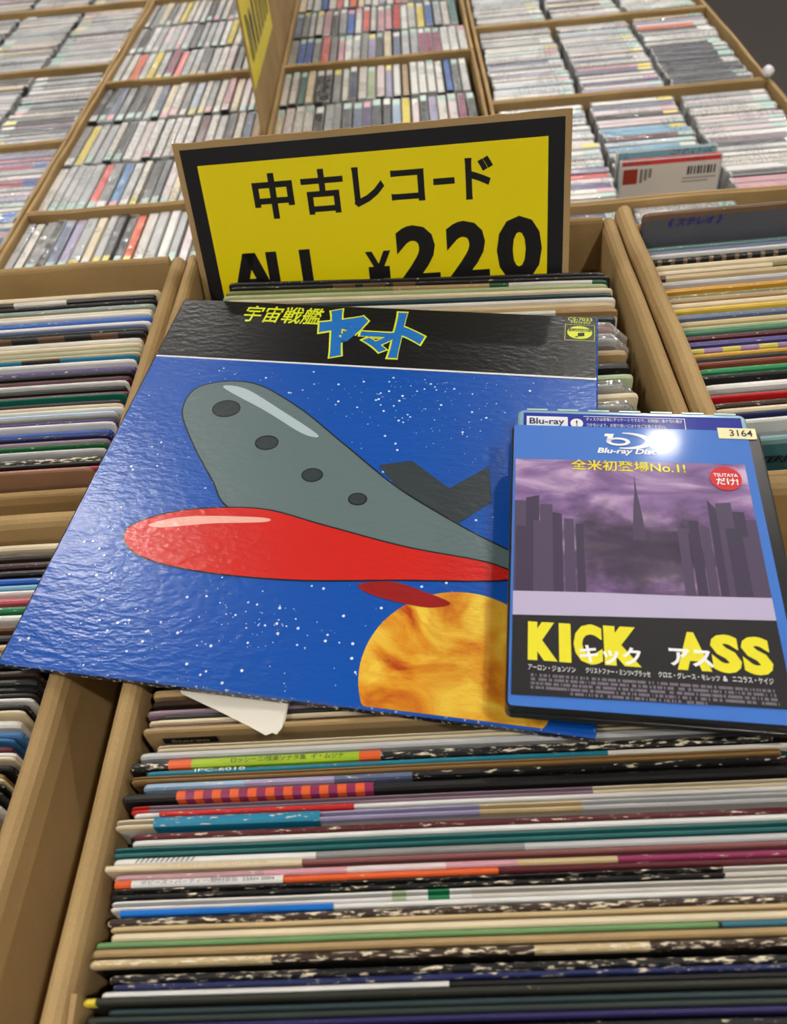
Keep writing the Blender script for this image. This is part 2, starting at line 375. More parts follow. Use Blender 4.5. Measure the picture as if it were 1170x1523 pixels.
# ------------------------------------------------------------------ record sleeves
RBASE = TABLE + 0.0065
def sleeve(rec, crate_name):
    """rec: y (of the top edge), x0, th, col or segs, face, wear, gate, lean, yaw, desc ..."""
    wdt = rec.get('w', 0.3135); th = rec.get('th', 0.003); Hh = rec.get('h', 0.3135); lean = math.radians(rec.get('lean', 3)); yaw = math.radians(rec.get('yaw', 0))
    x0 = rec['x0']; yt = rec['y']
    segs = rec.get('segs') or [(1.0, rec['col'])]
    face = rec.get('face') or segs[0][1]; wear = rec.get('wear', 0.25); gate = rec.get('gate', False)
    hx = wdt / 2
    zb = rec.get('zb', RBASE) + th / 2 * math.sin(lean)
    M = Matrix.Translation((x0 + hx, yt - Hh * math.sin(lean), zb)) @ Matrix.Rotation(yaw, 4, 'Z') @ Matrix.Rotation(-lean, 4, 'X')
    st = {-hx, hx, -hx + .0015, hx - .0015, -hx + .006, hx - .006}
    for f, _ in segs[:-1]: st.add(-hx + f * wdt)
    for k in range(1, 8): st.add(-hx + wdt * k / 8)
    st = sorted(st)
    bow = rec.get('bow', 0.0006); sd = rec.get('seed', sum(map(ord, crate_name)) % 50 + .37)
    rings = []
    for x in st:
        u = (x + hx) / wdt
        oy = bow * (noise.noise(Vector((u * 2.2, sd, 0)))) + bow * .4 * noise.noise(Vector((u * 7, sd, 4)))
        dz = 0.0004 * noise.noise(Vector((u * 4, sd, 7)))
        e = min(x + hx, hx - x)
        if e < .0003: dz -= .0022
        elif e < .003: dz -= .0006
        t2 = th / 2 * (0.8 if e < .0003 else 1.0)
        r = min(t2 * .8, .0012)
        if gate:
            prof = [(-t2, 0), (-t2, Hh - .005), (-t2, Hh - r), (-t2 * .72, Hh), (-t2 * .45, Hh), (-t2 * .12, Hh - .0035), (t2 * .12, Hh - .0035), (t2 * .45, Hh), (t2 * .72, Hh), (t2, Hh - r), (t2, 0)]
        else:
            prof = [(-t2, 0), (-t2, Hh - .005), (-t2, Hh - r), (-t2 * .5, Hh), (t2 * .5, Hh), (t2, Hh - r), (t2, 0)]
        rings.append([(x, oy + p[0], p[1] + (dz if p[1] > .1 else 0)) for p in prof])
    npf = len(rings[0])
    def cf(i, j):
        xm = ((st[i] + st[i + 1]) / 2 + hx) / wdt
        if j == 0 or j >= npf - 2: return face
        if gate and npf // 2 - 1 <= j <= npf // 2 - 1 + 0: return (30, 26, 24)
        for f, c in segs:
            if xm <= f: return c
        return segs[-1][1]
    def wf(i, j):
        if j == 0 or j >= npf - 2: return 0.05
        return wear * (0.75 if j == 1 else 1.0)
    m = MB(); m.sweep(rings, cf, wf)
    o = empty('record_sleeve', M)
    m.build('sleeve', SLEEVE, o)
    for ob in rec.get('obi', []):
        a, b_, pieces = ob['x'][0], ob['x'][1], ob['cols']
        t2 = th / 2 + .0002; zt = Hh + .0006; dn = ob.get('down', .07)
        n = len(pieces); rr = []; cs = []
        stp = []
        for q, (wd, c) in enumerate(pieces):
            stp.append(wd); cs.append(c)
        tot = sum(stp); acc = 0; xs = [a]
        for wd in stp: acc += wd; xs.append(a + (b_ - a) * acc / tot)
        xs = [x - (x0 + hx) for x in xs]
        for x in xs:
            u = (x + hx) / wdt
            oy = bow * (noise.noise(Vector((u * 2.2, sd, 0)))) + bow * .4 * noise.noise(Vector((u * 7, sd, 4)))
            rr.append([(x, oy - t2, Hh - dn), (x, oy - t2, zt - .0008), (x, oy - t2 * .5, zt), (x, oy + t2 * .5, zt), (x, oy + t2, zt - .0008), (x, oy + t2, Hh - dn)])
        mo = MB(); wr = ob.get('wear', .2)
        mo.sweep(rr, lambda i, j: cs[i], lambda i, j: wr if j in (1, 2, 3) else 0.0, closed=False, caps=False)
        oo = mo.build('obi_strip', OBI, o)
        for (body, u0, u1, ink) in ob.get('text', []):
            text(body, 'obi_lettering', INK if ink is None else flat('ink_' + str(ink), PAL[ink]), oo, (xs[0] + (xs[-1] - xs[0]) * u0, xs[0] + (xs[-1] - xs[0]) * u1, -th * .36, th * .36), zt + .0006, 0.0)
    for (body, xa, xb, hgt, zc, ink) in rec.get('facetext', []):
        tm = Matrix.Translation((0, -th / 2 - .0009, zc)) @ Matrix.Rotation(PI / 2, 4, 'X')
        text(body, 'sleeve_lettering', flat('ink_' + ink, PAL[ink]), o, (xa - x0 - hx, xb - x0 - hx, -hgt / 2, hgt / 2), 0, 0.015, rec.get('shear', 0), tm)
    for (body, xa, xb, ink) in rec.get('toptext', []):
        text(body, 'spine_lettering', flat('ink_' + ink, PAL[ink]), o, (xa - x0 - hx, xb - x0 - hx, -th * .36, th * .36), Hh + .0008)
    for (xa, xb, ya, yb, zc, c) in rec.get('patch', []):
        mp_ = MB(); mp_.box((xa - x0 - hx, -th / 2 - .0008, ya), (xb - x0 - hx, -th / 2 - .0004, yb)); mp_.build('printed_label', flat('ink_' + c, PAL[c]), o)
    if rec.get('film'):
        g = rec['film']; rr = []
        t2 = th / 2
        for i in range(25):
            u = i / 24; x = -hx - .001 + (wdt + g) * u
            ring = []
            for (py, pz) in ((-t2 - .0012, Hh - .06), (-t2 - .0012, Hh - .03), (-t2 - .0012, Hh - .008), (-t2 - .0008, Hh + .001), (-.0004, Hh + .0045), (t2 * .7, Hh + .0035), (t2 + .0009, Hh - .003), (t2 + .001, Hh - .03)):
                k = noise.noise_vector(Vector((x * 110, py * 260, pz * 90 + sd)))
                amp = .0014 if u < .8 else .0026
                ex = max(0.0, x - (hx - .008)) / (g + .008)
                pz = pz - .020 * (1 - math.sqrt(max(0.0, 1 - ex * ex))) if pz > Hh - .02 else pz
                ring.append((x + k.x * amp, py + (k.y * .0003 if py < 0 else k.y * .0004), pz + k.z * amp * (1 if pz > Hh - .005 else .6)))
            rr.append(ring)
        mf = MB(); mf.sweep(rr, closed=False, caps=False); mf.build('plastic_wrap', FILM, o, smooth=True)
    return o

def lay(recs, where, group):
    """build a crate's sleeves and give each a label of its own, from its look and, for look-alikes, its neighbours"""
    base = [r['desc'] for r in recs]
    labs = []
    for i, r in enumerate(recs):
        lb = f"{r['desc']} in {where}"
        if base.count(r['desc']) > 1:
            nb = recs[i + 1]['desc'] if i + 1 < len(recs) else None
            lb = f"{r['desc']} behind the {short(nb)}, {where}" if nb else f"{r['desc']}, frontmost in {where}"
        labs.append(lb)
    for r, lb in zip(recs, labs):
        o = sleeve(r, where)
        tag(o, lb, 'record', group)
def short(d):
    d = d.replace(' record sleeve', ' one')
    return ' '.join(d.split()[:6])

def rc(y, x0, desc, col, th=.003, **k):
    return dict(y=y, x0=x0, desc=desc, col=col, th=th, **k)

# crate in front: from the back to the front
CHK = [(1, 'orange'), (1, 'magenta')]
A = [
 rc(.2135, -.152, 'worn black record sleeve', 'black', .004, wear=.5),
 rc(.2075, -.150, 'dull brown record sleeve', 'brown', .003),
 rc(.2015, -.155, 'thick grey-brown record sleeve', 'tan', .0045, face='tan'),
 rc(.1935, -.154, 'dark brown record sleeve', 'dark brown', .003),
 rc(.1895, -.156, 'mauve record sleeve', 'mauve', .003, face='charcoal'),
 rc(.1863, -.148, 'thin charcoal record sleeve', 'charcoal', .0022),
 rc(.1830, -.154, 'greyish cream record sleeve', 'cream', .0028, face='tan'),
 rc(.1798, -.153, 'grey-brown record sleeve', 'brown', .0025, face='brown'),
 rc(.1755, -.155, 'tan record sleeve with a small black stereo mark', 'tan', .0032, h=.3145, face='tan',
    patch=[(-.146, -.118, .3025, .3075, 0, 'black')], facetext=[('Stereo', -.142, -.122, .003, .305, 'tan')]),
 rc(.1705, -.147, 'thin black record sleeve with cream inner edges', 'cream', .003, gate=True, face='black', h=.312),
 rc(.1655, -.155, 'light grey record sleeve', 'light grey', .0036, face='light grey'),
 rc(.1610, -.159, 'black record sleeve with a green and orange obi strip', 'black', .0042, gate=False, wear=.75,
    obi=[dict(x=(-.139, -.0335), cols=[(.11, 'orange'), (.79, (160, 190, 40)), (.10, 'orange')], down=.05, text=[('ロッシーニ/弦楽ソナタ集  イ・ムジチ', .3, .83, None)])]),
 rc(.1565, -.150, 'teal-blue record sleeve', 'teal', .0024, segs=[(.72, (30, 120, 140)), (1, 'offwhite')], wear=.35, toptext=[('IPC-6010', -.125, -.10, 'white')]),
 rc(.1530, -.157, 'kraft brown record sleeve', 'kraft', .0032, gate=True, face='brown', wear=.1),
 rc(.1487, -.150, 'pale blue record sleeve fading to black', 'light blue', .0036, segs=[(.16, 'light blue'), (.3, 'lavender'), (.42, 'slate blue'), (1, 'black')], face='dark grey', wear=.55),
 rc(.1430, -.158, 'black record sleeve with an orange and magenta checked obi strip', 'black', .0042, wear=.2, h=.3145,
    obi=[dict(x=(-.131, -.0365), cols=CHK * 11, down=.05, wear=.05)]),
 rc(.1378, -.154, 'mauve record sleeve with a red corner', 'mauve', .0034, segs=[(.03, 'red'), (.7, 'mauve'), (1, 'cream')], gate=True),
 rc(.1340, -.152, 'white record sleeve with a red obi strip', 'white', .0028, wear=.1,
    obi=[dict(x=(-.139, -.046), cols=[(1, 'red')], down=.05, wear=.55)]),
 rc(.1292, -.160, 'cream gatefold record sleeve with a torn blue obi strip', 'cream', .0046, gate=True, segs=[(.3, 'cream'), (.55, 'lavender'), (.7, 'beige'), (1, 'light grey')], face='offwhite', wear=.4,
    obi=[dict(x=(-.141, -.062), cols=[(1, (30, 130, 165))], down=.05, wear=.6)]),
 rc(.1246, -.150, 'dark red worn record sleeve', 'dark red', .0028, wear=.6),
 rc(.1213, -.150, 'plain white record sleeve', 'white', .0026, wear=.05),
 rc(.1172, -.158, 'teal gatefold record sleeve', 'teal', .0044, gate=True, face='dark teal', wear=.15),
 rc(.1128, -.157, 'white record sleeve with black slanted lines', 'light grey', .0034, segs=[(.3, 'white'), (.6, 'grey'), (1, 'light grey')], face='dark grey', wear=.1, toptext=[('////////////', -.146, -.118, 'black')]),
 rc(.1090, -.160, 'dusty rose record sleeve with a dotted cream obi strip', 'dusty rose', .0032, wear=.2,
    obi=[dict(x=(-.1595, -.069), cols=[(1, 'cream')], down=.05, wear=.1, text=[('歩き続ける時/松山千春', .28, .83, 'beige')])]),
 rc(.1055, -.155, 'mottled pink record sleeve with magenta edge', 'pink', .0030, segs=[(.22, (180, 140, 145)), (.34, 'pink'), (.48, 'pale pink'), (.58, 'pink'), (.72, 'beige'), (1, 'magenta')], wear=.5),
 rc(.1021, -.154, 'dark red record sleeve with an orange and white obi strip', 'dark red', .0030, wear=.4, segs=[(.55, 'orange'), (1, 'dark red')],
    obi=[dict(x=(-.1535, -.077), cols=[(.1, 'orange'), (.9, 'white')], down=.05, wear=.05, text=[('ポピーズ・パーティー/野村宗弘  23AH 2004', .16, .95, 'navy')])]),
 rc(.0976, -.155, 'black gatefold record sleeve with chipped edges', 'black', .0044, gate=True, wear=.62, segs=[(.86, 'black'), (1, 'offwhite')]),
 rc(.0928, -.154, 'white gatefold record sleeve with green specks', 'white', .0044, gate=True, segs=[(.40, 'white'), (.42, 'pale green'), (.45, 'white'), (.48, 'green'), (.51, 'white'), (1, 'offwhite')], wear=.1,
    obi=[]),
 rc(.0885, -.150, 'white record sleeve with a bright blue obi strip', 'white', .0030, wear=.05,
    obi=[dict(x=(-.1485, -.054), cols=[(1, (20, 110, 200))], down=.05, wear=.1)]),
 rc(.0850, -.154, 'dark mottled record sleeve with worn edge', 'dark brown', .0034, wear=.78),
 rc(.0812, -.152, 'beige record sleeve', 'beige', .0034, wear=.1),
 rc(.0775, -.151, 'pale cream record sleeve', 'cream', .0034, wear=.05),
 rc(.0738, -.157, 'green record sleeve turning blue at one end', (110, 150, 96), .0032, segs=[(.84, (110, 150, 96)), (.845, 'black'), (1, (50, 110, 130))], face='olive', wear=.3),
 rc(.0702, -.158, 'tan kraft record sleeve', 'tan', .0032, face='kraft', wear=.15),
 rc(.0662, -.158, 'cream record sleeve worn black along its edge', 'beige', .0032, segs=[(.25, 'beige'), (.6, 'dark brown'), (.75, 'beige'), (1, 'dark brown')], face='black', wear=.8),
 rc(.0590, -.148, 'black record sleeve with white chips', 'black', .0032, wear=.7, gate=False),
 rc(.0554, -.146, 'navy blue record sleeve with worn edge', 'navy', .0030, wear=.6),
 rc(.0520, -.150, 'thin white record sleeve turning black', 'white', .0026, segs=[(.46, 'white'), (1, 'black')], wear=.3, face='black'),
 rc(.0482, -.156, 'charcoal record sleeve with a yellow corner', 'charcoal', .0036, segs=[(.018, 'yellow'), (1, (44, 46, 38))], face='charcoal', wear=.35, h=.3145),
 rc(.0445, -.146, 'dark teal record sleeve', (44, 62, 64), .0026, wear=.15),
 rc(.0408, -.154, 'dark green record sleeve', (46, 54, 50), .0032, wear=.2),
 rc(.0368, -.156, 'dark purple record sleeve', (40, 34, 84), .0034, segs=[(.02, 'yellow'), (1, (40, 34, 84))], face='charcoal', wear=.3),
 rc(.0325, -.152, 'worn black record sleeve', 'black', .0034, wear=.5),
 rc(.0285, -.150, 'pale pink record sleeve', 'pale pink', .0030),
]
AY = [.202, .1955, .190, .187, .1845, .182, .179, .170, .167, .162, .157, .155, .151, .145, .140, .137, .134, .127, .124, .121, .116, .113, .109, .106, .103, .098, .094, .091, .089, .085, .082, .079, .075, .069, .066, .063, .061, .057, .0555, .053]
for i, r in enumerate(A):
    if 2 <= i < 2 + len(AY): r['y'] = min(AY[i - 2] - r['th'] * .5, A[i - 1]['y'] - .0027)
    elif i: r['y'] = A[i - 1]['y'] - .004
    r['th'] *= .92; r.setdefault('lean', 2.5)
    r['yaw'] = 0.15
    r['h'] = r.get('h', .3115) - .0004
    if i: r['th'] = min(r['th'], 2 * (A[i - 1]['y'] - r['y'] - .0003) - A[i - 1]['th'])
lay(A, 'obi-strip crate', 'records in the long front crate')

def series(ys, spec, x0, lean0, lean1, yaw0, yaw1, **kw):
    """spec: (colour, description, options) per sleeve, from the back to the front"""
    out = []
    n = len(spec)
    for i, (y, (c, dsc, op)) in enumerate(zip(ys, spec)):
        f = (ys[0] - y) / (ys[0] - ys[n - 1])
        gap = (ys[i - 1] - y) if i else 0.006
        th = min(op.get('th', .0042), gap * kw.get('fill', .57) if i else .005)
        d_ = dict(y=y - .001, x0=x0 + random.uniform(-.002, .003), desc=dsc, col=c, th=max(th, .0014), lean=lean0 + (lean1 - lean0) * f, yaw=yaw0 + (yaw1 - yaw0) * f, h=.311 + random.uniform(0, .002), wear=random.choice([.1, .25, .5]))
        d_.update({k: v for k, v in op.items() if k != 'th'}); d_.update(kw)
        out.append(d_)
    return out
RS = ' record sleeve'
Cy = [.591, .582, .577, .57, .562, .557, .55, .544, .539, .534, .529, .52, .514, .507, .502, .498, .492, .484, .478, .471, .467, .46, .454, .451, .444, .44, .436, .431, .427, .423, .419, .412, .408, .402, .398, .393, .384, .379, .375, .366]
Cs = [('cream', 'cream' + RS, {}), ('offwhite', 'white and black patterned' + RS, dict(wear=.2, segs=[(.2, 'offwhite'), (.34, 'black'), (.5, 'offwhite'), (.6, 'dark brown'), (.75, 'offwhite'), (1, 'black')])), ('black', 'black' + RS, {}),
 ((140, 154, 148), 'mottled grey-green' + RS, dict(wear=.6)), ('cream', 'cream' + RS, {}), ('white', 'white' + RS, {}), ('navy', 'blue and navy' + RS, dict(segs=[(.5, 'navy'), (1, 'blue')], wear=.5)), ('white', 'white' + RS, {}), ('slate blue', 'slate blue' + RS, {}),
 ('black', 'black' + RS, {}), ('brown', 'brown checkered' + RS, dict(segs=[(k / 14, 'brown' if k % 2 else 'black') for k in range(1, 15)])), ('offwhite', 'off-white' + RS, {}), ('cream', 'cream' + RS, {}), ((170, 170, 140), 'pale olive' + RS, {}), ('beige', 'beige' + RS, {}),
 ((30, 110, 140), 'teal and black' + RS, dict(segs=[(.55, 'black'), (.7, (30, 120, 150)), (.8, 'black'), (1, (30, 120, 150))])), ('white', 'white' + RS, {}), ('purple', 'deep purple' + RS, dict(wear=.5)), ('black', 'black' + RS, dict(wear=.4)), (( 72, 28, 32), 'dark maroon' + RS, {}), ('white', 'white' + RS, {}),
 ('black', 'black' + RS, {}), ('maroon', 'maroon brown' + RS, {}), ((20, 104, 84), 'emerald green' + RS, dict(th=.005)), ('black', 'black' + RS, {}), ('cream', 'pinkish cream' + RS, {}), ('white', 'white' + RS, {}), ('pale blue', 'pale blue' + RS, {}), ('grey', 'grey' + RS, {}), ('purple', 'purple' + RS, {}),
 ('white', 'white' + RS, {}), ((40, 76, 160), 'royal blue' + RS, {}), ('navy', 'navy' + RS, {}), ('mauve', 'grey-mauve' + RS, {}), ((6, 92, 44), 'thick dark green' + RS, dict(th=.0055)), ('light grey', 'light grey' + RS, {}), ('black', 'black' + RS + ' with white chips', dict(wear=.8)), ('black', 'black' + RS, dict(wear=.2)),
 ((180, 60, 90), 'crimson patterned' + RS, dict(wear=.5)), ((150, 112, 84), 'kraft brown' + RS, dict(segs=[(.55, 'charcoal'), (.6, 'charcoal'), (1, (150, 112, 84))], face=(150, 112, 84), th=.003, h=.3195))]
lay(series(Cy, Cs, -.5385, 5, 1.0, -1.0, -.2), 'brown-fronted crate', 'records in the crate with the brown sleeve')

Ey = [.6105, .598, .591, .586, .577, .567, .560, .553, .545, .535, .526, .519, .512, .506, .498, .488, .483, .478, .471, .463, .456, .451, .445, .44, .433, .427, .415, .407, .403, .397, .39, .386, .380, .3655]
Es = [((34, 35, 40), 'tall black' + RS + ' with stereo lettering', dict(th=.005, h=.3365, face=(80, 82, 90), segs=[(1, (110, 84, 62))], facetext=[('《 ステレオ 》', .210, .254, .0075, .3285, 'ink blue')], shear=.2)),
 ((90, 130, 120), 'grey-green' + RS, {}), ('slate blue', 'slate blue' + RS, {}), ('white', 'white' + RS, {}), ('black', 'black lacy' + RS, dict(segs=[(k / 90, 'black' if k % 3 else (120, 100, 80)) for k in range(1, 91)], wear=.6, th=.006)), ('cream', 'cream' + RS, {}), ('olive', 'cream and olive' + RS, dict(segs=[(.3, 'cream'), (1, 'olive')])), ('beige', 'beige' + RS + ' with a red corner', dict(segs=[(.03, 'dark red'), (1, 'beige')])),
 ('light grey', 'light grey' + RS, {}), ('mustard', 'mustard yellow' + RS, {}), ('olive', 'grey-olive' + RS, dict(wear=.6)), ('tan', 'tan' + RS, {}), ('cream', 'cream' + RS, {}), ((226, 190, 70), 'pale yellow' + RS, {}), ((96, 112, 140), 'mottled blue-grey' + RS, dict(th=.006, wear=.5)), ('beige', 'beige' + RS, {}), ('pale green', 'pale olive' + RS, {}), ((70, 130, 100), 'muted green' + RS, {}),
 ('dark red', 'dark maroon' + RS, {}), ((66, 56, 124), 'violet' + RS + ' with a price on its spine', dict(th=.0055, toptext=[('¥2,500', .32, .34, 'white')])), ('yellow', 'purple and yellow checkered' + RS, dict(segs=[(k / 24, (200, 190, 80) if k % 2 else (150, 120, 160)) for k in range(1, 25)])), ((220, 168, 60), 'amber' + RS, {}), ('black', 'black' + RS, {}), ((140, 70, 50), 'rust brown' + RS, {}), ((30, 140, 80), 'bright green' + RS, {}),
 ('black', 'black' + RS, dict(wear=.5)), ('white', 'white' + RS, dict(th=.005)), ('charcoal', 'charcoal' + RS, dict(wear=.5)), ((196, 30, 30), 'thick bright red' + RS, dict(th=.0055, h=.314)), ('dark brown', 'dark picture' + RS, dict(wear=.6)), ('cream', 'cream' + RS, {}), ('navy', 'navy' + RS, {}), ('white', 'thick white' + RS, dict(th=.006)),
 ((60, 108, 116), 'teal' + RS + ' with black stereo lettering', dict(th=.004, h=.309, face=(60, 108, 116), segs=[(1, (120, 160, 164))], facetext=[('STEREO', .212, .243, .0055, .292, 'black')], shear=.15))]
lay(series(Ey, Es, .188, 8, 3, 1.0, 1.0), 'red-and-teal crate', 'records in the crate with the red sleeve')

By = [.5705, .564, .5575, .551, .544, .5365, .529, .521, .512, .501, .486, .470, .453, .437, .424, .413, .403, .391]
Bs = [('black', 'black' + RS, dict(th=.0024)), ('black', 'black' + RS + ' with brown marks', dict(th=.0024, segs=[(.28, 'black'), (.34, 'brown'), (.36, 'black'), (.42, 'brown'), (.44, 'black'), (.5, 'brown'), (1, 'black')])), ((110, 120, 80), 'green and tan' + RS, dict(th=.005, segs=[(.45, (120, 124, 70)), (.7, 'tan'), (.75, 'dark green'), (.96, 'offwhite'), (1, 'dark green')])),
 ((166, 176, 130), 'pale green' + RS, dict(th=.006)), ('cream', 'cream' + RS, {}), ((16, 50, 62), 'dark teal' + RS, {}), ('offwhite', 'cream' + RS, {}), ('beige', 'beige' + RS, dict(th=.005)), ('beige', 'beige' + RS + ' with a brown corner', dict(segs=[(.85, 'offwhite'), (1, 'kraft')], th=.005)), ('charcoal', 'charcoal' + RS, {}),
 (( 200, 140, 130), 'pinkish' + RS + ' in clear plastic', dict(film=.012, w=.305)), ('silver', 'grey' + RS + ' in clear plastic', dict(film=.010, segs=[(.9, 'tan'), (1, 'silver')], face='charcoal', w=.305)), ('tan', 'grey-brown' + RS, dict(th=.006, face='tan')), ('black', 'thick black' + RS, dict(th=.006)), ('pale green', 'pale green' + RS, {}), ('grey', 'grey' + RS + ' in crumpled clear plastic', dict(film=.010, w=.304)), ('cream', 'cream' + RS, {}), ('silver', 'silver' + RS + ' in clear plastic', dict(film=.009, w=.306))]
BR = series(By, Bs, -.170, 16.6, 3, -4.9, 0.0, fill=.42)
for i, r in enumerate(BR):
    r['zb'] = TABLE + .021; r['h'] = .3125 - .0075 * i / 17
lay(BR, 'yellow-sign crate', 'records in the crate with the yellow sign')

Dy = [.3095, .302, .295, .289, .283, .278, .274, .268, .262, .256, .249, .242, .236, .230, .224, .2185, .213, .208, .205, .202, .198, .195, .188, .182, .179, .174, .171, .169, .164, .160, .158, .155, .151, .147, .144, .140, .136, .133, .129, .123]
Ds = [('cream', 'cream' + RS, {}), ('dark brown', 'dark brown' + RS, {}), ((52, 26, 34), 'dark maroon' + RS, {}), ('black', 'black' + RS, {}), ('blue', 'blue' + RS, {}), ('sky blue', 'sky blue' + RS, {}), ('white', 'white' + RS, {}), ((200, 90, 100), 'rose red' + RS, {}), ('green', 'green' + RS, {}), ('white', 'white' + RS, {}), ('brown', 'brown' + RS, {}), ('black', 'black' + RS, {}), ('beige', 'beige' + RS, {}), ('grey', 'grey' + RS, {}), ('black', 'black' + RS, {}), ('dark brown', 'dark brown' + RS, {}),
 ('charcoal', 'charcoal' + RS, {}), ('black', 'black' + RS, {}), ('charcoal', 'charcoal' + RS, {}), ('white', 'white' + RS, {}), ('black', 'black' + RS, dict(wear=.4)), ('cream', 'cream' + RS, dict(th=.004)), ('offwhite', 'thick off-white' + RS, dict(th=.006)), ((60, 110, 160), 'blue' + RS, {}), ((60, 110, 160), 'blue' + RS, {}), ('dark red', 'dark maroon' + RS, {}), ('white', 'white' + RS, {}), ('cream', 'cream' + RS, {}),
 ('black', 'black' + RS, {}), ('kraft', 'kraft brown' + RS, {}), ('cream', 'cream' + RS, {}), ('black', 'black' + RS, {}), ('charcoal', 'charcoal' + RS, {}), ('offwhite', 'off-white' + RS, {}), ('white', 'white' + RS, {}), ('tan', 'tan' + RS, {}), ('black', 'black' + RS, {}), ('grey', 'grey' + RS, {}), ('dark brown', 'dark brown' + RS, {}), ('cream', 'cream' + RS, {})]
lay(series(Dy, Ds, -.5375, 3, 2, -.3, 0, h=.3095), 'blue-corner crate', 'records in the crate under the blue corner')

rF = random.Random(31); FC = ['cream', 'black', 'white', 'maroon', 'navy', 'beige', 'grey', 'teal', 'dark brown', 'mustard', 'charcoal', 'red', 'offwhite', 'green', 'slate blue', 'tan', 'lavender', 'kraft', 'dark red', 'pale blue']
Fy = [.256 - .0066 * i for i in range(54)]
last = None; Fs = []
for i in range(54):
    c = rF.choice([q for q in FC if q != last]); last = c
    Fs.append((c, ('off-white' if c == 'offwhite' else c) + RS, {}))
lay(series(Fy, Fs, .2085, 3, 2, .2, .1, h=.3065), 'crate beside the disc cases', 'records in the crate beside the disc cases')

# ------------------------------------------------------------------ yellow price sign
SX = Vector((0.99549, -0.08655, 0.03882)); SN = Vector((-0.09414, -0.95177, 0.29201))
sg = empty('price_sign', basis(SX, SN, Vector((-0.0339, 0.5834, 1.0709)) ))
rnd = random.Random(3)
top = [(0.1565 - .313 * i / 40, .1098 + rnd.uniform(-.0004, .0005)) for i in range(41)]
m = MB(); m.poly([(-.1565, -.303), (.1565, -.303)] + top, -.0045, 0); m.build('backing_board', CARD, sg)
m = MB(); m.box((-.1514, -.292, 0), (.1514, .105, .0003)); bl = m.build('black_border', flat('sign_black', (17, 18, 22), 0.38), sg)
m = MB(); m.box((-.139, -.285, .0003), (.139, .0925, .0005)); yl = m.build('yellow_panel', flat('sign_yellow', (242, 222, 0), 0.34), sg)
SI = flat('sign_ink', (14, 13, 14), 0.38)
def bars(name, rects, parent, mat, z):
    m = MB()
    for r in rects: m.face([(p[0] / 1000, p[1] / 1000, z) for p in r])
    return m.build(name, mat, parent)
for ch, b4, bo in (('中', (-97, -63.5, 48, 83), .028), ('古', (-56.5, -22, 49, 83), .028), ('レ', (-14.5, 11, 52, 82), .03), ('コ', (16, 43, 53.5, 77.5), .03), ('ド', (75, 97, 51.5, 82.5), .03)):
    text(ch, 'sign_character', SI, yl, tuple(v / 1000 for v in b4), .0007, bo)
bars('sign_character', [[(50, 64.2), (66.8, 64.2), (66.8, 69), (50, 69)]], yl, SI, .0007)
for ch, b4, bo in (('A', (-136, -86.5 - 1, -16, 22), .03), ('L', (-95.5, -71, -16, 22), .03), ('L', (-66, -42, -16, 22), .03)):
    pass
bars('sign_character', [[(-130, -16), (-119.5, -16), (-104.5, 22), (-115.5, 22)], [(-104.5, 22), (-115.5, 22), (-100.5, -16), (-90, -16)], [(-122, -7), (-98, -7), (-100, .5), (-119, .5)]], yl, SI, .0007)
for x in (-95.5, -66.5):
    bars('sign_character', [[(x, -16), (x + 9.5, -16), (x + 9.5, 22), (x, 22)], [(x + 9.5, -16), (x + 25, -16), (x + 25, -8), (x + 9.5, -8)]], yl, SI, .0007)
text('¥', 'sign_character', SI, yl, (-.0105, .011, -.012, .0165), .0007, .035)
text('2', 'sign_character', SI, yl, (.0155, .0515, -.016, .0352), .0007, .045)
text('2', 'sign_character', SI, yl, (.0570, .0925, -.016, .0357), .0007, .045)
text('0', 'sign_character', SI, yl, (.0985, .1348, -.016, .0365), .0007, .045)
tag(sg, 'yellow price sign with black border and black lettering on brown cardboard', 'sign')

# ------------------------------------------------------------------ blue record sleeve lying on the crates
LM = basis((0.98432, -0.17541, -0.01854), (0.0091, -0.0545, 0.99847), Vector((-0.057, 0.3423, 1.0851)))
lp = empty('album_sleeve', LM @ Matrix.Translation((0, 0, -.0052)))
m_lp, nt, b = newmat('embossed_cover_print')
at = N(nt, 'ShaderNodeAttribute', attribute_name='Col'); wr = N(nt, 'ShaderNodeAttribute', attribute_name='wear')
tc = N(nt, 'ShaderNodeTexCoord'); n3 = N(nt, 'ShaderNodeTexNoise'); n3.inputs['Scale'].default_value = 420; n3.inputs['Detail'].default_value = 3
L(nt, tc.outputs['Object'], n3.inputs['Vector'])
th = N(nt, 'ShaderNodeMath', operation='MULTIPLY_ADD'); th.inputs[1].default_value = -0.35; th.inputs[2].default_value = 0.8
gt = N(nt, 'ShaderNodeMath', operation='SUBTRACT'); ml = N(nt, 'ShaderNodeMath', operation='MULTIPLY', use_clamp=True); ml.inputs[1].default_value = 20
mx = N(nt, 'ShaderNodeMix', data_type='RGBA'); mx.inputs[7].default_value = lin((225, 222, 214))
L(nt, wr.outputs['Fac'], th.inputs[0]); L(nt, n3.outputs['Fac'], gt.inputs[0]); L(nt, th.outputs[0], gt.inputs[1]); L(nt, gt.outputs[0], ml.inputs[0])
L(nt, ml.outputs[0], mx.inputs[0]); L(nt, at.outputs['Color'], mx.inputs[6]); L(nt, mx.outputs[2], b.inputs['Base Color'])
b.inputs['Roughness'].default_value = 0.28; b.inputs['Specular IOR Level'].default_value = 0.6
def emboss(nt, b):
    add_bump(nt, b, 300, 0.55, 0.0008, (0.5, 1.0, 1.0))
emboss(nt, b)
def ink_lp(name, c):
    if name in MATS: return MATS[name]
    m = flat(name, c, 0.28, spec=0.6); emboss(m.node_tree, m.node_tree.nodes['Principled BSDF']); return m
